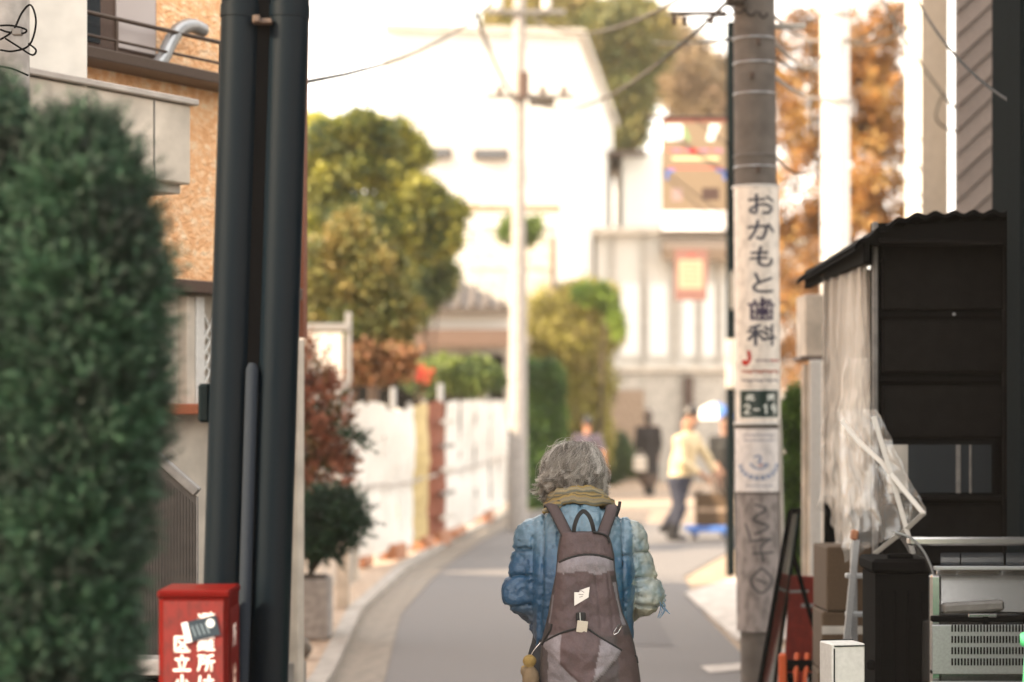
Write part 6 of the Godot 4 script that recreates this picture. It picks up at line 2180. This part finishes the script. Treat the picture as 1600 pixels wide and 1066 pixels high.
func hair(t: Node3D, c: Vector3) -> void:
	var cap := fresh()
	var f := Field.new(c - Vector3(0.13, 0.15, 0.14), c + Vector3(0.13, 0.14, 0.15), 0.007)
	f.ell(c, Vector3(0.084, 0.086, 0.092), 0.02)
	f.ell(c + Vector3(0, -0.05, 0.02), Vector3(0.080, 0.045, 0.072), 0.04)
	f.ell(c + Vector3(0, -0.03, -0.12), Vector3(0.07, 0.10, 0.06), 0.01, Basis(), true)
	f.net(cap, func(_p: Vector3) -> Color: return Color(0.055, 0.045, 0.037))
	mi("hair_base", amesh(cap), M.hair, t)
	var r := RandomNumberGenerator.new()
	r.seed = 77
	var cols := [Color(0.46, 0.43, 0.39), Color(0.31, 0.285, 0.255), Color(0.14, 0.12, 0.10), Color(0.62, 0.59, 0.55), Color(0.055, 0.045, 0.037)]
	var v := PackedVector3Array()
	var nn := PackedVector3Array()
	var cc := PackedColorArray()
	var ii := PackedInt32Array()
	var tilt := Basis(Vector3.RIGHT, -0.35) * Basis(Vector3.BACK, -0.12)
	var segs := 14
	for lock in 330:
		var phi0 := r.randf() * TAU
		var th0 := 0.03 + 1.45 * pow(r.randf(), 0.7)
		var ph := r.randf() * TAU
		var amp := r.randf_range(0.006, 0.020)
		var freq := r.randf_range(6.0, 11.0)
		var lift := r.randf_range(0.0, 0.020)
		var base: Color = cols[r.randi() % 5]
		var flick := r.randf_range(-0.014, 0.034)
		var swirl := r.randf_range(-0.5, 0.5) + 0.25
		var endth := r.randf_range(1.75, 2.05)
		var hang := r.randf_range(0.0, 0.055)
		var wid := r.randf_range(0.009, 0.018)
		var mid := []
		for s in segs + 1:
			var u := float(s) / segs
			var q := minf(1.0, u * 1.15)
			var a := lerpf(th0, endth, q)
			var ww := phi0 + swirl * u
			var d := Vector3(sin(a) * cos(ww), cos(a), sin(a) * sin(ww))
			var o := tilt * d
			var across := d.cross(Vector3.UP).normalized()
			var p: Vector3 = tilt * (d * Vector3(0.080, 0.086, 0.092)) + o * (lift * sin(PI * u) + flick * u * u * u + 0.006 * sin(u * freq * 0.8 + ph * 1.7))
			p += (tilt * across) * amp * sin(u * freq + ph) * (0.25 + 0.75 * u)
			p.y -= hang * smoothstep(0.6, 1.0, u)
			p.x += signf(p.x) * (0.022 if p.x < 0.0 else 0.008) * smoothstep(0.72, 1.0, u) * r.randf_range(0.0, 1.3)
			mid.append(c + p)
		if mid[segs].z < c.z - 0.05 and absf(mid[segs].x - c.x) < 0.06:
			continue
		for k in 36:
			var o1 := r.randfn() * 0.6
			var o2 := r.randfn() * 0.6
			var stray := 1.0 if r.randf() > 0.12 else 1.9
			var col: Color = base.lerp(cols[r.randi() % 5], 0.36) * r.randf_range(0.75, 1.3)
			var thick := r.randf_range(0.00035, 0.0007)
			var wob := r.randf() * TAU
			var wv := r.randf_range(0.0, 0.004)
			var wf := r.randf_range(8.0, 16.0)
			var first := v.size()
			var pts := []
			for s in segs + 1:
				var u := float(s) / segs
				var ou0: Vector3 = (mid[s] - c).normalized()
				var tn: Vector3 = (mid[mini(s + 1, segs)] - mid[maxi(s - 1, 0)]).normalized()
				var sd := tn.cross(ou0).normalized()
				var spread := wid * stray * (1.2 - 0.65 * u) * (0.7 + 0.3 * sin(u * 9.0 + wob))
				pts.append(mid[s] + sd * (o1 * spread + wv * sin(u * wf + wob)) + ou0 * absf(o2) * spread * 0.8)
			for s in segs + 1:
				var tan: Vector3 = (pts[mini(s + 1, segs)] - pts[maxi(s - 1, 0)]).normalized()
				var ou: Vector3 = (pts[s] - c).normalized()
				var side := tan.cross(ou).normalized()
				ou = side.cross(tan)
				var tk := thick * (1.0 - 0.6 * float(s) / segs)
				for e in 3:
					var dd := side * cos(TAU * e / 3.0) + ou * sin(TAU * e / 3.0)
					v.append(pts[s] + dd * tk)
					nn.append(dd)
					cc.append(col)
			for s in segs:
				for e in 3:
					var a0 := first + s * 3 + e
					var a1 := first + s * 3 + (e + 1) % 3
					ii.append_array(PackedInt32Array([a0, a1, a1 + 3, a0, a1 + 3, a0 + 3]))
	mi("hair", amesh({"v": v, "n": nn, "c": cc, "i": ii}), M.hair, t)

# ---------------------------------------------------------------- the backpack
func pk_edges(y: float) -> Vector2:
	var rows := [[828, 876, 947], [845, 872, 953], [863, 869, 957], [885, 866, 959], [908, 862, 962], [930, 859, 965], [952, 856, 970], [975, 851, 980], [1000, 845, 988], [1030, 843, 994], [1066, 844, 999], [1100, 850, 994], [1118, 858, 984]]
	for i in rows.size() - 1:
		if y <= rows[i + 1][0]:
			var t := clampf((y - rows[i][0]) / float(rows[i + 1][0] - rows[i][0]), 0, 1)
			return V(lerpf(rows[i][1], rows[i + 1][1], t), lerpf(rows[i][2], rows[i + 1][2], t))
	return V(858, 984)

func zpx(zx: float, zy: float) -> Vector2:      # from the enlarged crop to photograph pixels
	return V(760.0 + zx * 310.0 / 834.0, 670.0 + zy * 396.0 / 1066.0)

var flap_poly := PackedVector2Array()

func pk_z(px: float, py: float) -> float:
	var e := pk_edges(py)
	var u := clampf((px - (e.x + e.y) * 0.5) / ((e.y - e.x) * 0.5), -1, 1)
	var v := (py - 828.0) / 290.0
	var depth := 0.030 + 0.105 * pow(clampf(v * 1.15, 0, 1), 0.75) * (1.0 - 0.7 * pow(clampf((v - 0.78) / 0.22, 0, 1), 3.0))
	nz.seed = 90
	nz.frequency = 0.02
	var z := 0.125 + depth * pow(maxf(0.0, 1.0 - pow(absf(u), 3.2)), 0.55)
	var edge := 1.0 - pow(absf(u), 6.0)
	z += edge * 0.006 * sin(py * 0.11 + px * 0.06 + 4.0 * nz.get_noise_2d(px * 0.7, py * 0.7)) * clampf((py - 885.0) / 20.0, 0, 1) * 0.6
	z += edge * (0.007 * nz.get_noise_2d(px, py * 0.8) + 0.0035 * nz.get_noise_2d(px * 3.1, py * 2.0))
	# crown seam and zip
	var zipy := 862.0 + 0.0085 * pow(px - 917.0, 2.0) * 0.7
	z -= edge * 0.006 * groove(py, zipy, 2.2)
	z += edge * 0.010 * clampf((py - zipy) / 12.0, 0, 1) * clampf((906.0 - py) / 30.0, 0, 1)
	# pocket flap
	if Geometry2D.is_point_in_polygon(V(px, py), flap_poly):
		var d := 1e9
		for i in flap_poly.size():
			var c := Geometry2D.get_closest_point_to_segment(V(px, py), flap_poly[i], flap_poly[(i + 1) % flap_poly.size()])
			d = minf(d, c.distance_to(V(px, py)))
		z += edge * (0.008 * clampf(d / 2.5, 0, 1) + 0.016 * clampf(d / 28.0, 0, 1))
	for sx in [zpx(455, 640).x, zpx(505, 640).x]:
		if py > 885 and py < 980: z -= edge * 0.004 * groove(px, sx + (py - 908.0) * 0.10, 2.0)
	return z

func pk_color(px: float, py: float) -> Color:
	var brown := Color(0.082, 0.055, 0.058)
	var grey := Color(0.20, 0.18, 0.198)
	var dark := Color(0.045, 0.036, 0.038)
	nz.seed = 91
	nz.frequency = 0.03
	var n := nz.get_noise_2d(px, py)
	nz.frequency = 0.12
	var n2 := nz.get_noise_2d(px, py)
	var e := pk_edges(py)
	var c := brown
	var zipy := 862.0 + 0.0085 * pow(px - 917.0, 2.0) * 0.7
	var band := 888.0 + 2.5 * sin(px * 0.13) + 3.0 * n
	if py > zipy and py < band: c = grey
	if py > 895 and py < 985:
		var left := zpx(285, 640).x - (py - 908.0) * 0.13
		if px < left: c = grey * 0.85 if py > 925 and py < 968 else dark
		var right := zpx(520, 640).x + (py - 908.0) * 0.22
		if px > right: c = grey if py > 905 + 0 and py < 970 and px > right + 1.0 else dark
	if Geometry2D.is_point_in_polygon(V(px, py), flap_poly):
		var a := zpx(310, 830)
		var b := zpx(300, 950)
		var g := zpx(470, 855)
		var h := zpx(440, 1010)
		c = brown * 1.15
		var tx1 := lerpf(a.x, b.x, (py - a.y) / (b.y - a.y))
		var tx2 := lerpf(g.x, h.x, (py - g.y) / (h.y - g.y))
		if px < tx1 or px > tx2: c = grey * 1.15
	elif py > 985:
		var tip := zpx(410, 1062)
		c = dark * 1.4
		if px < tip.x and px > zpx(255, 1000).x: c = grey * 0.85
		if px > zpx(540, 1000).x + (py - 1010) * 0.05: c = Color(0.075, 0.048, 0.048)
	if px < e.x + 2.5 or px > e.y - 2.5: c = dark
	return c * (1.0 + 0.22 * n + 0.12 * n2)

func pack() -> void:
	for q in [[225, 885], [300, 840], [400, 812], [470, 852], [557, 905], [510, 965], [410, 1062], [345, 1000]]: flap_poly.append(zpx(q[0], q[1]))
	var t := thing("backpack", "worn brown-purple and grey backpack on the back of the grey-haired walker", "backpack", WO)
	var acc := fresh()
	var nu := 74
	var nv := 116
	for j in nv + 1:
		var py := lerpf(828.0, 1118.0, float(j) / nv)
		var e := pk_edges(py)
		for i in nu + 1:
			var s := -cos(PI * i / nu)
			s = lerpf(s, lerpf(-1, 1, float(i) / nu), 0.6)
			var px := lerpf(e.x, e.y, s * 0.5 + 0.5)
			acc.v.append(w(px, py, pk_z(px, py)))
			acc.c.append(pk_color(px, py))
	acc.n.resize(acc.v.size())
	for j in nv:
		for i in nu:
			var a := j * (nu + 1) + i
			var b := a + nu + 1
			acc.i.append_array(PackedInt32Array([a, a + 1, b + 1, a, b + 1, b]))
	# close it: sides, top and bottom down to the back panel
	var rim := []
	for i in nu + 1: rim.append(i)
	for j in range(1, nv + 1): rim.append(j * (nu + 1) + nu)
	for i in range(nu - 1, -1, -1): rim.append(nv * (nu + 1) + i)
	for j in range(nv - 1, 0, -1): rim.append(j * (nu + 1))
	var fb: int = acc.v.size()
	for k in rim:
		var p: Vector3 = acc.v[k]
		acc.v.append(Vector3(p.x, p.y, 0.085))
		acc.c.append(Color(0.05, 0.036, 0.038))
	var mid: int = acc.v.size()
	acc.v.append(w(917, 980, 0.08))
	acc.c.append(Color(0.03, 0.03, 0.03))
	acc.n.resize(acc.v.size())
	for k in rim.size():
		var k2 := (k + 1) % rim.size()
		acc.i.append_array(PackedInt32Array([rim[k], fb + k, fb + k2, rim[k], fb + k2, rim[k2]]))
		acc.i.append_array(PackedInt32Array([mid, fb + k2, fb + k]))
	for q in range(0, acc.i.size(), 3):
		var fn: Vector3 = (acc.v[acc.i[q + 2]] - acc.v[acc.i[q]]).cross(acc.v[acc.i[q + 1]] - acc.v[acc.i[q]])
		for k in 3: acc.n[acc.i[q + k]] += fn
	for k in acc.n.size(): acc.n[k] = acc.n[k].normalized()
	mi("bag", amesh(acc), M.pack, t)
	var on := func(px: float, py: float, up := 0.003) -> Vector3: return w(px, py, pk_z(px, py) + up)
	# zip
	var st := S()
	var zp := []
	for k in 23:
		var px := lerpf(873, 954, k / 22.0)
		zp.append(on.call(px, 862.0 + 0.0085 * pow(px - 917.0, 2.0) * 0.7, 0.001))
	tube(st, zp, 0.0042, 6)
	obj("zip", st, M.fabric_black, t)
	# piping along the pocket flap
	st = S()
	var fp := []
	for q in [[222, 888], [300, 838], [400, 812], [470, 852], [556, 905]]:
		var z := zpx(q[0], q[1])
		fp.append(V(z.x, z.y))
	var fl := []
	for p in smooth_path(fp, 6): fl.append(on.call(clampf(p.x, pk_edges(p.y).x + 2, pk_edges(p.y).y - 2), p.y, 0.001))
	tube(st, fl, 0.0034, 6)
	obj("piping", st, M.fabric_black, t)
	# sewn white label with faint print
	var im := new_img(120, 150, Color(0.78, 0.76, 0.74))
	for q in [[V(40, 60), V(60, 50), V(80, 62)], [V(45, 75), V(75, 78)], [V(50, 95), V(70, 90)]]: stroke(im, q, 2.5, Color(0.45, 0.42, 0.42))
	st = S()
	var lq := []
	for q in [[362, 668], [382, 668], [384, 660], [425, 646], [420, 688], [362, 722]]:
		var z := zpx(q[0], q[1])
		lq.append(w(z.x, z.y, pk_z(904, 924) + 0.006 + 0.0004 * (z.y - 924)))
	var cen := Vector3()
	for p in lq: cen += p / lq.size()
	for i in lq.size():
		var uv := func(p: Vector3) -> Vector2: return V(0.5 + (p.x - cen.x) / 0.055, 0.5 - (p.y - cen.y) / 0.065)
		var i2: int = (i + 1) % lq.size()
		poly(st, [cen + Vector3(0, 0, 0.001), lq[i], lq[i2]], Vector3(0, 0, 1), [V(0.5, 0.5), uv.call(lq[i]), uv.call(lq[i2])])
		poly(st, [lq[i], lq[i2], lq[i2] - Vector3(0, 0, 0.004), lq[i] - Vector3(0, 0, 0.004)], (lq[i] + lq[i2]) * 0.5 - cen, [V(0.9, 0.9), V(0.9, 0.9), V(0.9, 0.9), V(0.9, 0.9)])
	obj("label", st, img_mat(im, 0.7), t)
	# buckle and hanging tag
	var z1 := zpx(388, 765)
	var o: Vector3 = on.call(z1.x, z1.y, 0.008)
	var bk := BX("buckle", o, Vector3(0.030, 0.026, 0.014), M.fabric_black, t, Basis(), 0.004)
	z1 = zpx(393, 805)
	o = on.call(z1.x, z1.y, 0.014)
	BX("tag", o, Vector3(0.033, 0.036, 0.004), M.tag, t, Basis(Vector3.BACK, -0.12) * Basis(Vector3.RIGHT, 0.1), 0.0015)
	st = S()
	tube(st, [on.call(zpx(384, 748).x, zpx(384, 748).y, 0.018), on.call(zpx(386, 785).x, zpx(386, 785).y, 0.017)], 0.002, 6)
	obj("tag_clip", st, M.alu, t)
	# metal clip at the right side pocket
	st = S()
	var cp := []
	for q in [[522, 828], [545, 800], [557, 806], [540, 832], [522, 838], [522, 828]]:
		var z := zpx(q[0], q[1])
		cp.append(on.call(minf(z.x, pk_edges(z.y).y - 3), z.y, 0.012))
	tube(st, cp, 0.0017, 6)
	obj("safety_clip", st, M.steel, t)
	# straps over the shoulders
	for s in [[[886, 836, 0.140], [880, 824, 0.118], [873, 810, 0.088], [866, 797, 0.052], [861, 790, 0.0], [860, 796, -0.06], [860, 830, -0.15], [862, 900, -0.17]], [[938, 838, 0.140], [942, 826, 0.118], [948, 812, 0.088], [954, 798, 0.050], [956, 792, 0.0], [955, 798, -0.06], [952, 830, -0.15], [950, 900, -0.17]]]:
		var c := []
		for p in s: c.append(w(p[0], p[1], p[2]))
		c = smooth_path(c, 5)
		st = S()
		st.set_smooth_group(0)
		var half := 0.0175
		for i in c.size() - 1:
			var quad := []
			for k in [i, i + 1]:
				var d: Vector3 = (c[mini(k + 1, c.size() - 1)] - c[maxi(k - 1, 0)]).normalized()
				var side := (Vector3.RIGHT - d * d.x).normalized()
				var up := side.cross(d).normalized()
				if up.dot(Vector3(0, 0.7, 0.7)) < 0 and k < 26: up = -up
				var ring := []
				for m in 10:
					var a := TAU * m / 10.0
					ring.append(c[k] + side * signf(cos(a)) * pow(absf(cos(a)), 0.5) * half + up * sin(a) * 0.007)
				quad.append(ring)
			for m in 10:
				var m2 := (m + 1) % 10
				poly(st, [quad[0][m], quad[0][m2], quad[1][m2], quad[1][m]], (quad[0][m] + quad[0][m2]) * 0.5 - c[i])
		st.set_smooth_group(-1)
		obj("shoulder_strap", st, M.strap, t)
		for e in [-1.0, 1.0]:
			st = S()
			var ed := []
			for i in c.size(): ed.append(c[i] + Vector3(e * 0.018, 0, 0))
			tube(st, ed, 0.0028, 6)
			obj("strap_binding", st, M.fabric_black, t)
	# carrying loop
	st = S()
	var hp := []
	for q in [[362, 425, 0.15], [366, 395, 0.155], [380, 360, 0.15], [402, 340, 0.14], [424, 358, 0.15], [438, 392, 0.155], [444, 420, 0.15]]:
		var z := zpx(q[0], q[1])
		hp.append(w(z.x, z.y, q[2]))
	hp = smooth_path(hp, 5)
	ribbon(st, hp, 0.013, 0.005, Vector3(0, 0.2, 1))
	obj("carrying_loop", st, M.fabric_black, t)
	# compression cords on the right and side webbing
	for q in [[[440, 425], [470, 430], [500, 445], [508, 470]], [[615, 935], [620, 940], [626, 965]], [[270, 800], [262, 830], [240, 870], [222, 890]]]:
		st = S()
		var c2 := []
		for p in q:
			var z := zpx(p[0], p[1])
			var e := pk_edges(z.y)
			c2.append(on.call(clampf(z.x, e.x + 1.5, e.y - 1.5), z.y, 0.004))
		tube(st, smooth_path(c2, 4), 0.004, 6)
		obj("cord", st, M.fabric_black, t)
	# small plush keyring, plain and worn
	var k := thing("plush_keyring", "small worn tan plush toy hanging at the left of the backpack", "keyring", WO + w(829, 1045, 0.13))
	var f := Field.new(Vector3(-0.05, -0.085, -0.045), Vector3(0.05, 0.085, 0.045), 0.0035)
	f.ell(Vector3(0, -0.02, 0), Vector3(0.027, 0.042, 0.025), 0.01)
	f.ell(Vector3(-0.004, 0.038, 0), Vector3(0.021, 0.020, 0.020), 0.008)
	f.ell(Vector3(-0.024, 0.008, 0.004), Vector3(0.009, 0.016, 0.010), 0.006)
	f.ell(Vector3(-0.022, -0.055, 0.004), Vector3(0.013, 0.010, 0.012), 0.006)
	nz.frequency = 60.0
	f.warp(func(p: Vector3) -> float: return 0.002 * nz.get_noise_3dv(p), 0.02)
	acc = fresh()
	f.net(acc, func(p: Vector3) -> Color: return Color(0.46, 0.31, 0.10) if p.y > 0.02 else Color(0.32, 0.23, 0.14))
	mi("toy", amesh(acc), vmat(1.0, "grain", 14.0, "grain", 0.5), k)
	st = S()
	tube(st, smooth_path([Vector3(0.0, 0.055, 0), Vector3(0.012, 0.075, 0.004), Vector3(0.03, 0.095, 0.0)], 4), 0.0018, 6)
	obj("ring", st, M.steel, k)
	bk.set_meta("kind", "thing")
